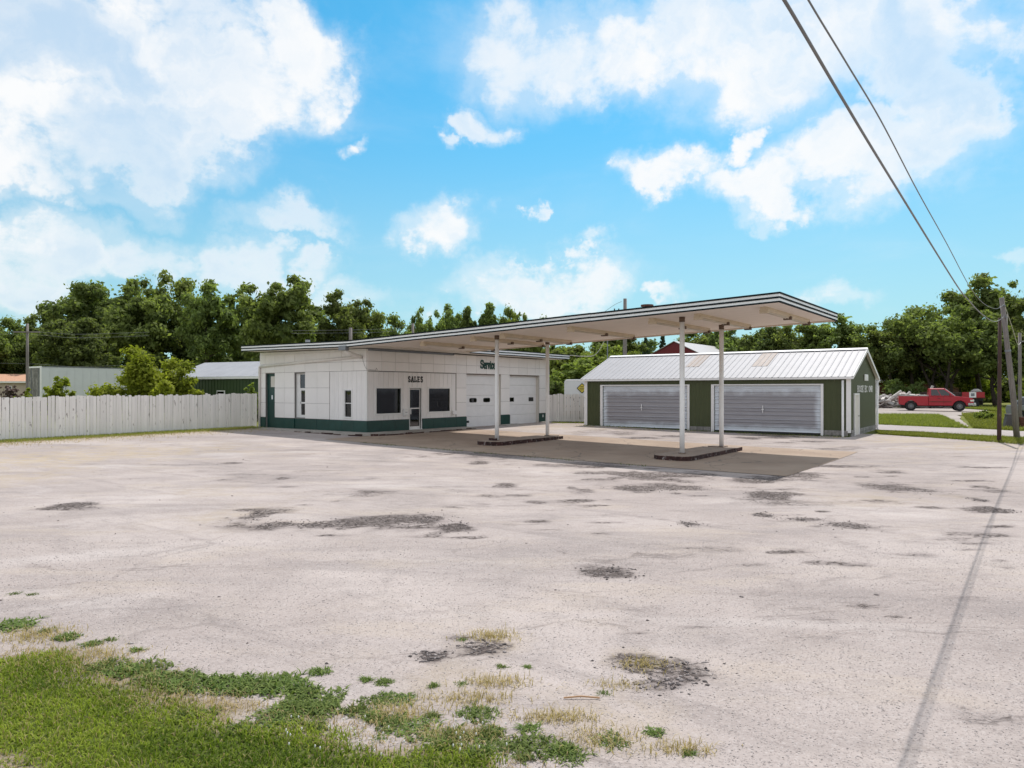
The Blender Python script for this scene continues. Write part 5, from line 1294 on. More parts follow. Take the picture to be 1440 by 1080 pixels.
def pickup():
    px0 = ((1281-720)/F*63.8, 63.8)
    d = Vector((.90, -.436)).normalized()
    o = thing('pickup_truck', 'red extended cab pickup parked on the gravel yard, facing right', 'pickup truck', (px0[0], px0[1], gzf(*px0)), math.atan2(d.y, d.x))
    Wd, ra = 1.95, .52   # local: x forward, rear wheel at x=0; y in [0, Wd] away from the viewer
    WB = 3.72; r = .43
    def archpts(cx): return [(cx+ra*math.cos(R(a)), .42+ra*math.sin(R(a))) for a in (172,150,128,105,90,75,52,30,8)]
    low = [(-1.16,.55)]+[(-.56,.50)]+archpts(0)+[(.60,.46),(WB-.58,.46)]+archpts(WB)+[(WB+.60,.50),(WB+.98,.56)]
    top_bed = [(1.36,1.34),(-1.18,1.34)]
    # bed
    bed = [(-.93,.58),(-.55,.52)]+archpts(0)+[(.60,.48),(1.345,.48),(1.345,1.33),(-.96,1.33)]
    MB().prism(bed, 'y', 0, .10).prism(bed, 'y', Wd-.10, Wd).box((-.96,.10,.60),(-.90,Wd-.10,1.33)).box((1.25,.10,.55),(1.345,Wd-.10,1.33)).box((-.90,.10,.75),(1.25,Wd-.10,.80)).build('bed', M['red'], o, .012)
    for yy_ in (-.012, Wd-.09): box('bed_rail', (-.95,yy_,1.331), (1.34,yy_+.10,1.36), M['chrome'], o)
    box('tool_box', (.75,.12,1.0), (1.23,Wd-.12,1.43), M['plank'], o, .02)
    # cab + front end lower body
    cab = [(1.36,.48),(WB-.58,.48)]+archpts(WB)+[(WB+.60,.50),(WB+1.02,.58),(WB+1.06,.95),(WB+.98,1.12),(WB+.55,1.23),(WB-.32,1.33),(1.36,1.33)]
    MB().prism(cab, 'y', 0, Wd).build('body', M['red'], o, .03)
    # greenhouse, tapering inwards
    base = [(1.36,1.33),(WB-.60,1.33)]; z1 = 2.02
    gh = [(1.37,0,1.331),(WB-.36,0,1.331),(WB-1.12,.16,z1),(1.44,.16,z1)]; gh2 = [(x,Wd-y,z) for x, y, z in gh]
    MB().add(gh+gh2, [(0,1,2,3),(7,6,5,4),(1,5,6,2),(0,3,7,4),(3,2,6,7)]).build('cab', M['red'], o, .05)
    def onside(f, z, off=-.012):   # point on the near cab side
        t_ = (z-1.331)/(z1-1.331); xa = 1.37+(1.44-1.37)*t_; xb = (WB-.36)+((WB-1.12)-(WB-.36))*t_
        return (xa+(xb-xa)*f, .16*t_+off, z)
    for f0, f1a, f1b in ((.10,.46,.50),(.50,.90,.88)):
        pts = [onside(f0+(.0),1.38),onside(f1a if f0 < .3 else .93,1.38),onside(f1a if f0 < .3 else .86,1.90),onside(f0+.01,1.90)]
        MB().add(pts+[(x,y+.02,z) for x, y, z in pts], [(0,1,2,3),(7,6,5,4),(0,4,5,1),(1,5,6,2),(2,6,7,3),(3,7,4,0)]).build('side_window', M['carglass'], o)
        b2 = [(x,Wd-y,z) for x, y, z in pts]; MB().add(b2+[(x,y-.02,z) for x, y, z in b2], [(0,1,2,3),(7,6,5,4),(0,4,5,1),(1,5,6,2),(2,6,7,3),(3,7,4,0)]).build('side_window', M['carglass'], o)
    ws = [(WB-.375+.03,.08,1.36),(WB-.375+.03,Wd-.08,1.36),(WB-1.07,Wd-.24,1.97),(WB-1.07,.24,1.97)]
    MB().add(ws+[(x+.03,y,z+.02) for x, y, z in ws], [(0,1,2,3),(7,6,5,4),(0,4,5,1),(1,5,6,2),(2,6,7,3),(3,7,4,0)]).build('windshield', M['chrome'], o)
    for sx, f in ((1.345,0),(2.50,0)): box('door_gap', (sx,-.004,.52), (sx+.012,.001,1.32), M['black'], o)
    box('side_moulding', (1.40,-.02,.80), (WB-.6,-.0005,.86), M['rust'], o); box('door_handle', (2.05,-.03,1.12), (2.25,-.0005,1.17), M['black'], o)
    box('mirror', (WB-.75,-.2,1.36), (WB-.67,-.03,1.54), M['red'], o, .02)
    MB().box((WB+1.03,-.03,.50),(WB+1.22,Wd+.03,.74)).box((WB+.62,-.03,.52),(WB+1.03,.02,.72)).build('front_bumper', M['chrome'], o, .03)
    box('rear_bumper', (-1.06,.06,.56), (-.97,Wd-.06,.70), M['chrome'], o, .02)
    for y in (-.012, Wd-.26): box('headlight', (WB+.78,y,.86), (WB+1.075,y+.27,1.02), M['lamp'], o, .02)
    box('grille', (WB+1.05,.35,.72), (WB+1.10,Wd-.35,1.06), M['chrome'], o, .01)
    for y in (-.008, Wd-.10): box('tail_light', (-.975,y,.82), (-.89,y+.10,1.22), M['redlamp'], o)
    box('underbody', (-.8,.25,.40), (WB+.8,Wd-.25,.52), M['black'], o)
    for cx in (0, WB): 
        box('wheel_well', (cx-.46,.22,.40), (cx+.46,Wd-.22,.90), M['black'], o)
        wheel(o, cx, .13, r, .26, -1); wheel(o, cx, Wd-.13, r, .26, 1)
    return o
pk = pickup()
def flatbed():
    p = at(1371, 560, 74); z0 = gzf(p.x, p.y)
    o = thing('flatbed_trailer', 'dark flatbed trailer with bright red and white tail board behind the pickup', 'trailer', (p.x-1.0, p.y, z0), R(-6))
    box('deck', (-4.0,0,.95), (2.0,2.3,1.1), M['rust'], o); box('load', (-3.6,.3,1.1), (-.2,2.0,1.62), M['pole_dark'], o, .05)
    for a, b0, m_ in ((-.35,.33,'red'),(.33,1.02,'white'),(1.02,1.85,'red')): box('tail_board', (a,-.10,1.05), (b0-.004,-.03,1.62), M[m_], o)
    box('plate_mark', (.5,-.106,1.2), (.85,-.1005,1.5), M['gutter'], o)
    box('strut', (.12,-.05,.1), (.24,.05,1.04), M['white'], o)
    box('frame', (-3.9,.3,.75), (1.9,2.0,.949), M['black'], o)
    for x in (-1.6, -.6, 1.0): MB().tube([(x,.02,.4),(x,.3,.4)], .4, 16).build('wheel', M['rubber'], o)
    MB().prism([(1.1,1.63),(1.95,1.63),(1.8,1.8),(1.55,1.98),(1.25,1.82)], 'y', .5, 1.3).build('tarp_load', M['plank'], o, .05)
flatbed()
def greycar():
    p = at(1437, 574, 44); z0 = gzf(p.x, p.y)
    o = thing('grey_car', 'grey car cut off by the right edge behind the poles', 'car', (p.x-.1, p.y, z0), R(-70))
    Wd = 1.8; WB = 2.7
    body = [(-.9,.45)]+[(0+.42*math.cos(R(a)),.33+.42*math.sin(R(a))) for a in (165,130,90,50,15)]+[(WB+.42*math.cos(R(a)),.33+.42*math.sin(R(a))) for a in (165,130,90,50,15)]+[(WB+.85,.42),(WB+.9,.75),(WB+.3,.98),(-.85,1.02),(-.95,.8)]
    MB().prism(body, 'y', 0, Wd).build('body', M['greycar'], o, .03)
    gh = [(-.6,.02,1.0),(WB-.35,.02,.99),(WB-1.1,.25,1.52),(-.1,.25,1.54)]; gh2 = [(x,Wd-y,z) for x, y, z in gh]
    MB().add(gh+gh2, [(0,1,2,3),(7,6,5,4),(1,5,6,2),(0,3,7,4),(3,2,6,7)]).build('cabin', M['greycar'], o, .03)
    w_ = [(-.35,.04,1.06),(WB-.6,.04,1.06),(WB-1.12,.215,1.46),(-.05,.215,1.46)]
    for k in (0, 1):
        q = [(x,(y-.01 if k == 0 else Wd-y+.01),z) for x, y, z in w_]; MB().add(q+[(x,y+(-.02 if k == 0 else .02),z) for x, y, z in q], [(0,1,2,3),(7,6,5,4),(0,4,5,1),(1,5,6,2),(2,6,7,3),(3,7,4,0)]).build('side_window', M['carglass'], o)
    q = [(WB-.42,.15,1.03),(WB-.42,Wd-.15,1.03),(WB-1.06,Wd-.3,1.48),(WB-1.06,.3,1.48)]; MB().add(q+[(x+.03,y,z+.03) for x, y, z in q], [(0,1,2,3),(7,6,5,4),(0,4,5,1),(1,5,6,2),(2,6,7,3),(3,7,4,0)]).build('windshield', M['carglass'], o)
    for y in (-.005, Wd-.33): box('headlight', (WB+.7,y,.62), (WB+.91,y+.34,.76), M['lamp'], o, .02)
    for cx in (0, WB): wheel(o, cx, .1, .33, .2, -1); wheel(o, cx, Wd-.1, .33, .2, 1)
greycar()
p = hit(1421, 602); ub = thing('utility_cabinet', 'dark grey utility cabinet on the grass behind the leaning pole', 'utility box', (p[0], p[1], gzf(*p)), R(-20))
MB().prism([(-.34,-.05),(.34,-.05),(.26,.72),(-.20,.74)], 'y', -.25, .25).build('cabinet', M['darkbox'], ub, .02); box('lid', (-.24,-.27,.735), (.30,.27,.775), M['darkbox'], ub, .01)
p = hit(1439.5, 602.5); MB_ = thing('rusty_barrel', 'rusty brown barrel standing in the grass at the right edge', 'barrel', (p[0], p[1], gzf(*p)), 0)
MB().tube([(0,0,-.02),(0,0,.28),(0,0,.30),(0,0,.32),(0,0,.60)], [.2,.2,.215,.2,.2], 14).build('drum', M['rust'], MB_); MB().tube([(0,0,.6),(0,0,.62)], .21, 14).build('rim', M['rust'], MB_)

# scrap pile: boards and rubble, each its own part of the heap
def scrap():
    c = at(1268, 553, 73); z0 = gzf(c.x, c.y)
    o = thing('scrap_pile', 'heap of broken boards and pale debris left of the red pickup', 'scrap pile', (c.x, c.y, z0), 0)
    o.scale = (1.18, 1, 1.18)
    meshes = []
    for k in range(4):
        me = MB().box((-.5,-.5,-.5),(.5,.5,.5)).mesh('board'); me.materials.append(M['plank'] if k % 2 else M['trash']); meshes.append(me)
    r = random.Random(5)
    for i in range(230):
        x = r.uniform(-3.4, 4.6); hmx = 1.15*math.exp(-((x-.2)/3.2)**2)
        b_ = link('board', meshes[r.randrange(4)], None, o); b_.location = (x, r.uniform(-1.2, 1.2), .1+r.random()*hmx)
        b_.scale = (r.uniform(.4, 1.7), r.uniform(.1, .35), r.uniform(.03, .16)); b_.rotation_euler = (r.gauss(0, .35), r.gauss(0, .35), r.gauss(0, .8))
    for (x, z, L_, a) in ((-1.2,1.0,1.7,-35),(1.9,1.35,1.3,-62),(-.2,.95,1.3,-45),(-2.3,1.0,.9,-20),(-2.5,1.5,.9,-88),(3.2,.7,2.2,-5),(.6,.75,1.8,8)):
        b_ = link('board', meshes[1], None, o); b_.location = (x, -1.0, z); b_.scale = (L_, .16, .16); b_.rotation_euler = (0, R(a), 0)
scrap()
def rubble():
    c = at(786, 552, 58); z0 = gzf(c.x, c.y)
    o = thing('timber_heap', 'brown heap of old timber seen over the fence right of the station', 'scrap pile', (c.x, c.y, z0), 0)
    me = MB().box((-.5,-.5,-.5),(.5,.5,.5)).mesh('board'); me.materials.append(M['rust']); me2 = me.copy(); me2.materials.clear(); me2.materials.append(M['brown']); r = random.Random(9)
    for i in range(60):
        b_ = link('board', me if i % 3 else me2, None, o); f = r.random(); b_.location = (r.uniform(-1.4, 1.6)*(1-f*.6), r.uniform(-.8, .8), .1+f*2.1); b_.scale = (r.uniform(.5, 1.5), r.uniform(.15, .4), r.uniform(.08, .2)); b_.rotation_euler = (r.gauss(0, .3), r.gauss(0, .3), r.gauss(0, .7))
rubble()

# ------------------------------------------------------------------ poles and wires
def pole(name, label, base, top, r0, r1, m, cat='utility pole'):
    o = thing(name, label, cat, base); t_ = Vector(top)-Vector(base)
    MB().tube([(0,0,-.6),tuple(t_*.33),tuple(t_*.66),tuple(t_)], [r0, r0*.67+r1*.33, r0*.33+r1*.67, r1], 14).build('shaft', m, o, smooth=True)
    return o, t_
b0 = hit(1432, 617.5); bz = gzf(*b0); lt = at(1408.5, 418.5, b0[1]-.3)
lp, lt_ = pole('utility_pole', 'thick grey utility pole leaning left at the right edge of the lot', (*b0, bz), lt, .122, .088, M['pole'])
q = lt_*.845; MB().tube([(q.x+.12,q.y,q.z-.3),(q.x+.13,q.y,q.z+.25)], .022, 6).build('conduit', M['wire_pale'], lp)
for k in (.86, .94): q = lt_*k; MB().tube([(q.x-.0,q.y-.16,q.z),(q.x-.0,q.y+.16,q.z)], .03, 8).build('insulator', M['gutter'], lp)
q = lt_*.62; MB().tube([(q.x,q.y,q.z),(q.x-.012,q.y,q.z+.08)], .115, 12).build('band', M['gutter'], lp)
b1 = hit(1405, 622); pole('utility_post', 'dark stained straight post just left of the leaning pole', (*b1, gzf(*b1)), at(1406, 447, b1[1]), .082, .062, M['pole_dark'], 'post')
x_, y_ = (1434.5-720)/F*41, 41; tp = at(1434, 468, 41)
p3, t3 = pole('utility_pole', 'slimmer grey pole standing farther back behind the leaning one', (x_, y_, gzf(x_, y_)), tp, .10, .08, M['pole']); MB().tube([(0,-.12,t3.z-.55),(.25,-.12,t3.z-.5)], .05, 8).build('insulator', M['black'], p3)
def cable(name, label, pts, r, m, cat='cable', n=40, group=None):
    """smooth cable through pts (Catmull-Rom)"""
    P_ = [Vector(p) for p in pts]; out = []
    for i in range(len(P_)-1):
        a, b_, c, d = P_[max(i-1, 0)], P_[i], P_[i+1], P_[min(i+2, len(P_)-1)]
        for k in range(n):
            t = k/n; out.append(.5*((2*b_)+(c-a)*t+(2*a-5*b_+4*c-d)*t*t+(3*b_-a-3*c+d)*t**3))
    out.append(P_[-1]); o = MB().tube(out, r, 8).build(name, m, None, smooth=True); return tag(o, label, cat, group)
def wirepath(px_py, a, b_):
    """points on the vertical plane X = a + b Y seen at given pixels"""
    o = []
    for px, py in px_py:
        k = (px-720)/F; Y = a/(k-b_); o.append((k*Y, Y, H+(Y0-py)/F*Y))
    return o
lowp = wirepath([(1397.5,452),(1380,441),(1362,422),(1345,400.5),(1250,247),(1180,131),(1104,2)], -1.545, .7434)
hi_at = at(1413, 442.5, b0[1]-.25)
lowp = [tuple(hi_at), tuple(at(1408, 448.5, b0[1]-1.8))]+lowp
dlt = (Vector(lowp[-1])-Vector(lowp[-2])); 
def onward(a, b_, zs): return [(b_[0]+(b_[0]-a[0])*k, b_[1]+(b_[1]-a[1])*k, b_[2]+z) for k, z in zs]
ext = onward(lowp[-2], lowp[-1], ((.8,.02),(2,.10),(5,.4),(12,1.6),(22,3.4)))
cable('power_cable', 'lower thick power cable sagging from the leaning pole to overhead', lowp+ext, .0115, M['wire'], 'power cable', 24, 'power cables above the lot')
hp = wirepath([(1402,434),(1385,428),(1365,405),(1330,340),(1290,268),(1240,172),(1190,88),(1138,2)], -1.545, .7434)
hp = [tuple(at(1413, 427, b0[1]-.28))]+hp
hp = hp+onward(hp[-2], hp[-1], ((.8,.03),(2,.12),(5,.45),(12,1.7),(22,3.5)))
cable('power_cable', 'upper thinner power cable running right of the lower one from the leaning pole', hp, .007, M['wire'], 'power cable', 24, 'power cables above the lot')
cable('power_cable', 'short cable drooping between leaning pole and the pole behind it', [tuple(at(1413,430,b0[1])), tuple(at(1424,462,35)), tuple(at(1431,484,38)), tuple(at(1436,481,41))], .015, M['wire_pale'], 'power cable', 14)
# left thin pole
xp, yp = (38.5-720)/F*50, 50; pl, tl = pole('utility_pole', 'thin grey pole by the tan house at the far left', (xp, yp, gzf(xp, yp)), at(38.5, 455, 50), .105, .08, M['pole'])
MB().box((-.9,-.13,tl.z-.65),(.9,-.03,tl.z-.55)).build('cross_arm', M['pole'], pl)
for k, (ya, yb) in enumerate(((466,468),(470,473),(511,513.5))):
    cable('power_cable', ['upper','middle','lower'][k]+' thin wire crossing the trees at the thin left pole', [tuple(at(-160, ya-2, 50)), tuple(at(38, ya+.5, 50)), tuple(at(110, yb+2, 56)), tuple(at(210, yb-1, 66))], .0065, M['wire'], 'wire', 12)
xp, yp = (878.5-720)/F*58, 58; p4, t4 = pole('utility_pole', 'tall pale utility pole rising behind the canopy and garage ridge', (xp, yp, gzf(xp, yp)), at(879, 420, 58), .20, .14, M['pole'])
MB().box((-.9,-.16,t4.z-1.1),(.1,-.06,t4.z-1.0)).build('cross_arm', M['pole'], p4)
for k in (-.85, -.5): MB().tube([(k,-.1,t4.z-1.0),(k,-.1,t4.z-.82)], .05, 8).build('insulator', M['black'], p4)
cable('power_cable', 'thin wire leaving the tall pole towards the upper left', [tuple(at(874,424,58)), tuple(at(862,430,62)), tuple(at(840,446,72))], .015, M['wire'], 'wire', 8)
mz = at(857.5, 500, 47.8); ms = thing('service_mast', 'thin metal service mast standing on the left end of the garage ridge', 'mast', (mz.x-.2, mz.y-.35, 4.1), 0)
MB().tube([(0,0,-.1),(0,0,1.55)], .035, 8).build('pipe', M['gutter'], ms); MB().tube([(0,0,1.55),(-.08,0,1.66),(-.16,0,1.62)], .045, 8).build('weather_head', M['gutter'], ms)
cable('power_cable', 'pale wire sagging from the station roof end to the garage mast', [tuple(Vector((mz.x-.3, mz.y-.35, 5.6))), tuple(at(838,498,47.6)), tuple(at(820,501,47.2)), (*sw(.9, 16.1), 4.4)], .018, M['wire_pale'], 'wire', 14)
for px, ty, Y, lab in ((493, 461, 62, 'grey pole stub rising just behind the station roof corner'), (580.5, 455, 80, 'pale pole top above the canopy roof in front of the trees')):
    x_ = (px-720)/F*Y; pole('utility_pole', lab, (x_, Y, gzf(x_, Y)), at(px, ty, Y), .17, .14, M['pole'])
for k, (a, b_) in enumerate((((493,464),(580,458)), ((493,468),(580,463)))):
    cable('power_cable', ('higher','lower')[k]+' thin wire strung between the two poles behind the station roof', [tuple(at(410,a[1]+1,56)), tuple(at(*a,62)), tuple(at(536,(a[1]+b_[1])/2+1.5,71)), tuple(at(*b_,80))], .008, M['wire'], 'wire', 10)

# ------------------------------------------------------------------ grass, weeds, stones
def blades(name, X, Y, L_, w, m, seed, lean=.5, lift=0., kind='stuff', parent=None, Z=None, tonebias=0., loc=True):
    r = np.random.default_rng(seed); n = len(X); Z = (gz(X, Y)+lift) if Z is None else Z
    a = r.random(n)*6.283; L_ = L_*(.55+.9*r.random(n)); w = w*(.7+.6*r.random(n)); ln = lean*(.3+1.1*r.random(n))
    dx, dy = np.cos(a), np.sin(a); sx, sy = -dy*w/2, dx*w/2
    p = np.stack([X, Y, Z], -1)
    h1, h2 = L_*.55*np.cos(ln*.6), L_*np.cos(ln)
    o1, o2 = L_*.55*np.sin(ln*.6), L_*np.sin(ln)
    s = np.stack([sx, sy, np.zeros(n)], -1); m1 = p+np.stack([dx*o1, dy*o1, h1], -1); m2 = p+np.stack([dx*o2, dy*o2, h2], -1)
    V = np.stack([p-s, p+s, m1+s*.8, m1-s*.8, m2+s*.12, m2-s*.12], 1).reshape(-1, 3); k = np.arange(n)[:, None]*6
    Q = np.concatenate([k+np.array([[0,1,2,3]]), k+np.array([[3,2,4,5]])], 0)
    t = np.clip(r.random(n)*.8+.1+tonebias, 0, 1); t = np.concatenate([t*.85, np.clip(t*1.1, 0, 1)])
    o = npmesh(name, V, Q, t, m, parent)
    if kind: tag(o, kind=kind)
    return o
def lawn_mask(X, Y):
    P_ = np.stack([X, Y], -1); return patches(P_, [s for s in SOIL if s[4] >= .9])
n = 190000
X = rng.uniform(-8, 1.4, n); Y = rng.uniform(2.3, 6.4, n)
mk = np.maximum(lawn_mask(X, Y), np.maximum(np.clip((-3.7-X)/.8, 0, 1)*np.clip((6.0-Y)/.9, 0, 1), np.clip((4.3-Y)/.4, 0, 1)*np.clip((.3-X)/.8, 0, 1)))
nz = .5+.25*np.sin(X*3.1+1)*np.cos(Y*4.3)+.2*np.sin(X*7.7+Y*5.1)+.15*np.sin(X*13.+2)*np.sin(Y*17)
keep = rng.random(n) < np.clip((mk-.42)*2.4+(nz-.5)*1.1, 0, 1)*np.clip(.45+.5*mk+.4*nz, 0, 1)
blades('lawn_grass', X[keep], Y[keep], .044, .0080, M['grass'], 1, 1.15, tonebias=((fbm(X*1.1, Y*1.6)-.5)*1.5+(fbm(X*5, Y*6)-.5)*.6)[keep])
dl = rng.random(n) < .10*np.clip(mk, 0, 1)*np.clip((fbm(X*.9+7, Y*1.3)-.40)*6, 0, 1)
blades('dry_grass', X[dl], Y[dl], .045, .005, M['dry'], 3, 1.2)
dk = rng.random(n) < np.clip((mk-.08)*1.2, 0, .5)*np.clip(.8-mk*.68, 0, 1)
blades('dry_grass', X[dk], Y[dk], .050, .005, M['dry'], 2, 1.1)
def scat(items, n, seed):
    r = np.random.default_rng(seed); xs, ys = [], []
    for px, py, hw, hh, w in items:
        x, y = hit(px, py); k = int(n*w); g = r.normal(size=(k, 2))*.5; xs.append(x+g[:, 0]*hw*y/F); ys.append(y+g[:, 1]*hh*y*y/(F*2.3))
    return np.concatenate(xs), np.concatenate(ys)
DG = [(50,895,60,14,1),(120,925,80,18,1),(230,980,110,16,.35),(300,995,110,14,.35),(560,1005,60,16,.7),(660,985,70,12,.6),(700,960,50,10,.5),(780,1010,60,10,.6),(640,1035,80,16,.6),(690,895,40,8,.6),(905,935,40,10,.4),(840,1040,70,20,.5),(960,1055,50,10,.3),(870,965,40,8,.2)]
X, Y = scat(DG, 650, 5); blades('dry_grass', X, Y, .055, .005, M['dry'], 6, 1.1)
# verge grass: fence foot, garage foot, right verge, mound
def along(p, q, width, n, seed, both=False):
    r = np.random.default_rng(seed); t = r.random(n); d = np.array(q)-np.array(p); nrm = np.array([d[1], -d[0]])/np.hypot(*d)
    o = np.abs(r.normal(size=n))*width if not both else r.normal(size=n)*width
    return p[0]+d[0]*t+nrm[0]*o, p[1]+d[1]*t+nrm[1]*o
X, Y = along((-24, 26), (-14.2, 38.9), .75, 16000, 11); blades('verge_grass', X, Y, .085, .012, M['grass_far'], 12, .8)
X, Y = along((-23, 27), (-14.4, 38.4), 1.6, 5000, 13); blades('dry_grass', X, Y, .07, .012, M['dry'], 14, .9)
X, Y = along((2.6, 45.6), (6.2, 45.2), .5, 2500, 15); blades('verge_grass', X, Y, .09, .014, M['grass_far'], 16, .8)
X, Y = along(tuple(GC+np.array(GVv)*-14.3), tuple(GC), .12, 1800, 17); blades('verge_grass', X, Y, .08, .012, M['weed'], 18, .8)
X, Y = along(sw(3, -3.0), sw(16, -3.0), .14, 900, 19, True); k = fbm(X*1.3, Y*1.3) > .47; blades('verge_grass', X[k], Y[k], .05, .010, M['weed'], 20, .9)
X, Y = along(tuple(GC+np.array(GVv)*-14.3-np.array([.5,.6])), tuple(GC-np.array([.5,.6])), .35, 1800, 29, True); k = fbm(X*1.1, Y*1.1) > .48; blades('dry_grass', X[k], Y[k], .06, .010, M['dry'], 30, .9)
def quadscat(A, B, n, seed):
    r = np.random.default_rng(seed); A, B = np.array(A), np.array(B); t, s = r.random(n), r.random(n)
    ia = np.stack([np.interp(t*(len(A)-1), range(len(A)), A[:, k]) for k in (0, 1)], -1); ib = np.stack([np.interp(t*(len(B)-1), range(len(B)), B[:, k]) for k in (0, 1)], -1)
    p = ia*(1-s[:, None])+ib*s[:, None]; return p[:, 0], p[:, 1]
X, Y = quadscat(P((1230,607),(1300,609.5),(1440,616.5)), P((1240,611),(1300,615),(1440,626)), 15000, 21); blades('verge_grass', X, Y, .12, .018, M['grass_far'], 22, .8)
X, Y = quadscat(P((1228,583.5),(1320,584)), P((1230,597),(1362,602.5)), 20000, 23); blades('verge_grass', X, Y, .16, .028, M['grass_far'], 24, .8)
X, Y = quadscat(P((1352,583),(1440,578)), P((1368,602),(1440,607)), 16000, 25); blades('verge_grass', X, Y, .18, .028, M['grass_far'], 26, .8)
X, Y = quadscat([at(1240,562,78)[:2], at(1440,562,78)[:2]], [at(1392,566,70)[:2], at(1440,572,54)[:2]], 9000, 27); blades('verge_grass', X, Y, .2, .03, M['grass_far'], 28, .8)

# weed clumps
def weedmesh(seed, n, L_, w, spread):
    r = np.random.default_rng(seed); g = np.clip(r.normal(size=(n, 2)), -1.7, 1.7)*spread
    o = blades('weed', g[:, 0], g[:, 1], L_, w, M['weed'], seed, 1.15, Z=np.zeros(n), kind=None); me = o.data; bpy.data.objects.remove(o); return me
WM = [weedmesh(200+k, n_, L_, w_, s_) for k, (n_, L_, w_, s_) in enumerate(((190,.062,.016,.060),(260,.058,.014,.085),(120,.08,.012,.04),(90,.045,.010,.04)))]
WEEDS = [(18,880,1,1.2),(65,888,3,1.),(95,897,0,.8),(155,900,3,.8),(128,906,0,.7),(192,915,2,.6),(150,938,1,1.),(175,945,0,1.1),(205,940,1,1.),(215,955,0,1.1),(240,955,1,1.1),(250,965,0,1.),(285,962,1,1.1),(320,962,1,1.1),(345,970,0,1.1),(370,962,1,1.1),
 (400,965,1,1.1),(425,975,0,1.),(450,985,1,1.1),(450,945,0,.7),(515,957,2,.7),(540,960,0,.7),(610,965,2,.6),(650,962,3,.8),(455,1000,0,1.),(500,1000,0,.9),(530,985,1,.9),(560,983,1,.9),(525,1008,0,.9),(545,1018,1,.8),(580,1025,1,1.3),(672,1005,1,1.),
 (690,1030,0,.9),(640,1040,1,1.1),(745,1025,2,1.),(748,1050,1,1.2),(790,1055,0,.9),(800,1062,1,.9),(860,1042,1,.8),(920,1030,0,.7),(968,1060,2,.6),(850,975,3,.8),(705,938,2,.6),(742,938,2,.5),(650,900,3,.7),(20,835,3,.8),(45,836,3,.7),(620,1048,0,1.),(700,1052,1,.9),(410,995,0,.9),(385,1012,1,1.)]
ORD = ['first','second','third','fourth','fifth','sixth','seventh','eighth','ninth','tenth','eleventh','twelfth','thirteenth','fourteenth','fifteenth','sixteenth','seventeenth','eighteenth','nineteenth','twentieth']+['twenty-first','twenty-second','twenty-third','twenty-fourth','twenty-fifth','twenty-sixth','twenty-seventh','twenty-eighth','twenty-ninth','thirtieth','thirty-first','thirty-second','thirty-third','thirty-fourth','thirty-fifth']
def wkind(px, py, s_):
    if py < 912: return 'small weed tuft on the upper gravel edge at the left'
    if py > 930 and px < 360: return 'leafy weed clump in the matted row at the far left'
    if px < 470: return 'leafy weed clump in the matted row before the bare strip'
    if px < 640: return 'weed clump beside the bare gravel above the lawn' if py < 1002 else 'weed clump rooted close along the lawn edge'
    return 'weed tuft standing alone in the gravel at the right end'
rw = np.random.default_rng(64)
for _ in range(22):
    f = rw.random(); px_ = 120+f*640; py_ = 938+f*120+rw.normal()*16
    if py_ < 1075: WEEDS.append((round(px_), round(py_), int(rw.integers(0, 4)), round(.45+.5*rw.random(), 2)))
cnt = {}
for px, py, k, s_ in sorted(WEEDS):
    if px > 470: s_ *= .78
    x, y = hit(px, py); q = wkind(px, py, s_); cnt[q] = cnt.get(q, 0)+1
    o = link('weed_clump', WM[k], None); o.location = (x, y, gzf(x, y)-.003); o.rotation_euler = (0, 0, random.random()*6.28); o.scale = (s_*1.1, s_*1.1, s_*random.uniform(.45, .85))
    tag(o, q+', '+ORD[cnt[q]-1]+' from left', 'weed', 'weed clumps at the lawn edge')
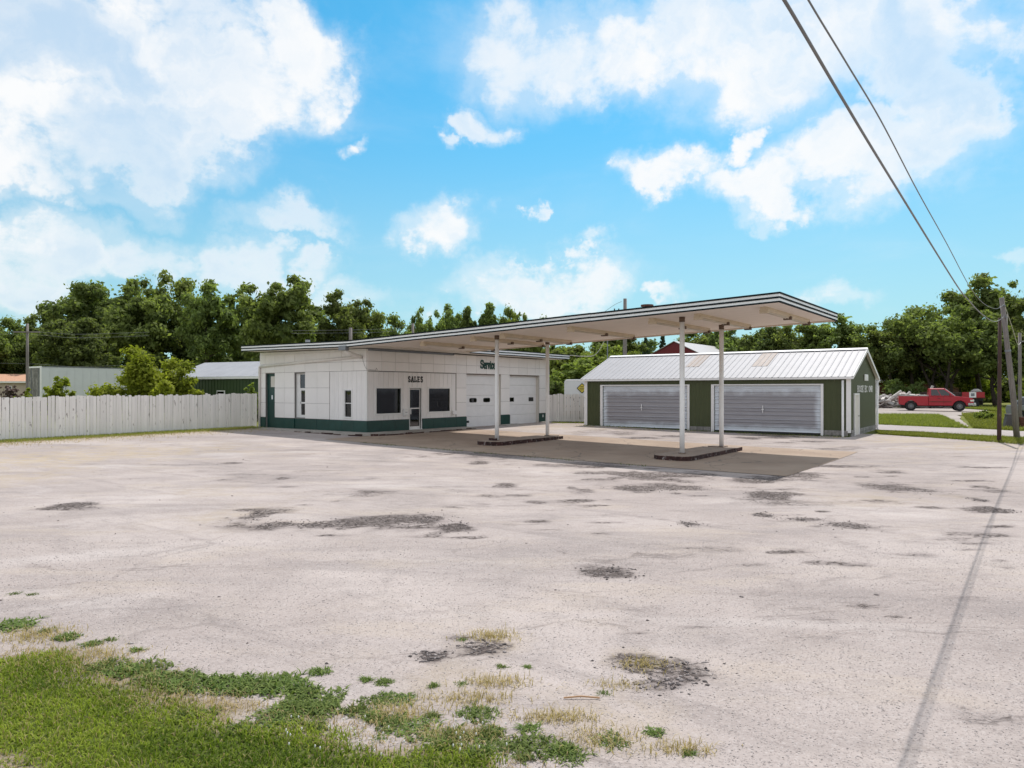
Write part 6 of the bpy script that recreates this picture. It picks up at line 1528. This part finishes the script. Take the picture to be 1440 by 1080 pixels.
# clover heads in the lawn
r = np.random.default_rng(77); cv = MB()
for i in range(38):
    px, py = r.uniform(380, 720), r.uniform(1020, 1075)
    x, y = hit(px, py); z = gzf(x, y)+.055+.02*r.random(); cv.tube([(x,y,z-.010),(x,y,z),(x,y,z+.008)], [.002,.0055,.003], 6)
tag(cv.build('clover_blossom', M['clover']), kind='stuff')
# loose stones
def stones(name, X, Y, s, seed, t0, t1, lift=0., kind='stuff'):
    r = np.random.default_rng(seed); n = len(X)
    base = np.array([(1,0,0),(-1,0,0),(0,1,0),(0,-1,0),(0,0,.7),(0,0,-.5)], float)
    Vv = base[None]*(1+.35*r.normal(size=(n, 6, 1)))*s[:, None, None]; a = r.random(n)*6.283; c, s_ = np.cos(a), np.sin(a)
    st_ = (1+.5*r.random(n))[:, None]; x = Vv[..., 0]*st_; y = Vv[..., 1]
    Vv = np.stack([x*c[:, None]-y*s_[:, None]+X[:, None], x*s_[:, None]+y*c[:, None]+Y[:, None], Vv[..., 2]+(gz(X, Y)+s*.15+lift)[:, None]], -1).reshape(-1, 3)
    tri = np.array([(0,2,4),(2,1,4),(1,3,4),(3,0,4),(2,0,5),(1,2,5),(3,1,5),(0,3,5)])
    Q = (np.arange(n)[:, None, None]*6+tri[None]).reshape(-1, 3); tone = np.repeat(t0+(t1-t0)*r.random(n), 8)
    return tag(npmesh(name, Vv, Q, tone, M['stone']), kind=kind)
n = 70000; Y = 3.2*(11/3.2)**rng.random(n); X = (rng.random(n)*2-1)*(Y*.80+.6)
mk = np.maximum(lawn_mask(X, Y), 0); k = mk < .55
X, Y = X[k], Y[k]; stones('gravel', X, Y, (.0022+.0036*rng.random(len(X))**3)*(.8+Y/14), 31, .42, .92)
X, Y = scat([d for d in DARK[:52] if d[4] > .6 and d[1] > 680], 150, 33); stones('asphalt_rubble', X, Y, .004+.016*np.random.default_rng(3).random(len(X))**3, 34, .0, .5)
n = 260; Y = 6+22*rng.random(n); X = (rng.random(n)*2-1)*Y*.75; stones('gravel', X, Y, (.006+.016*rng.random(n)**3), 35, .1, .8)
x, y = hit(817, 983.5); tw = MB().tube([(-.13,0,.012),(0,.01,.02),(.14,.0,.012)], .006, 6).build('twig', M['brown']); tw.location = (x, y, gzf(x, y)); tag(tw, 'short brown twig lying on the gravel near the weeds', 'twig')
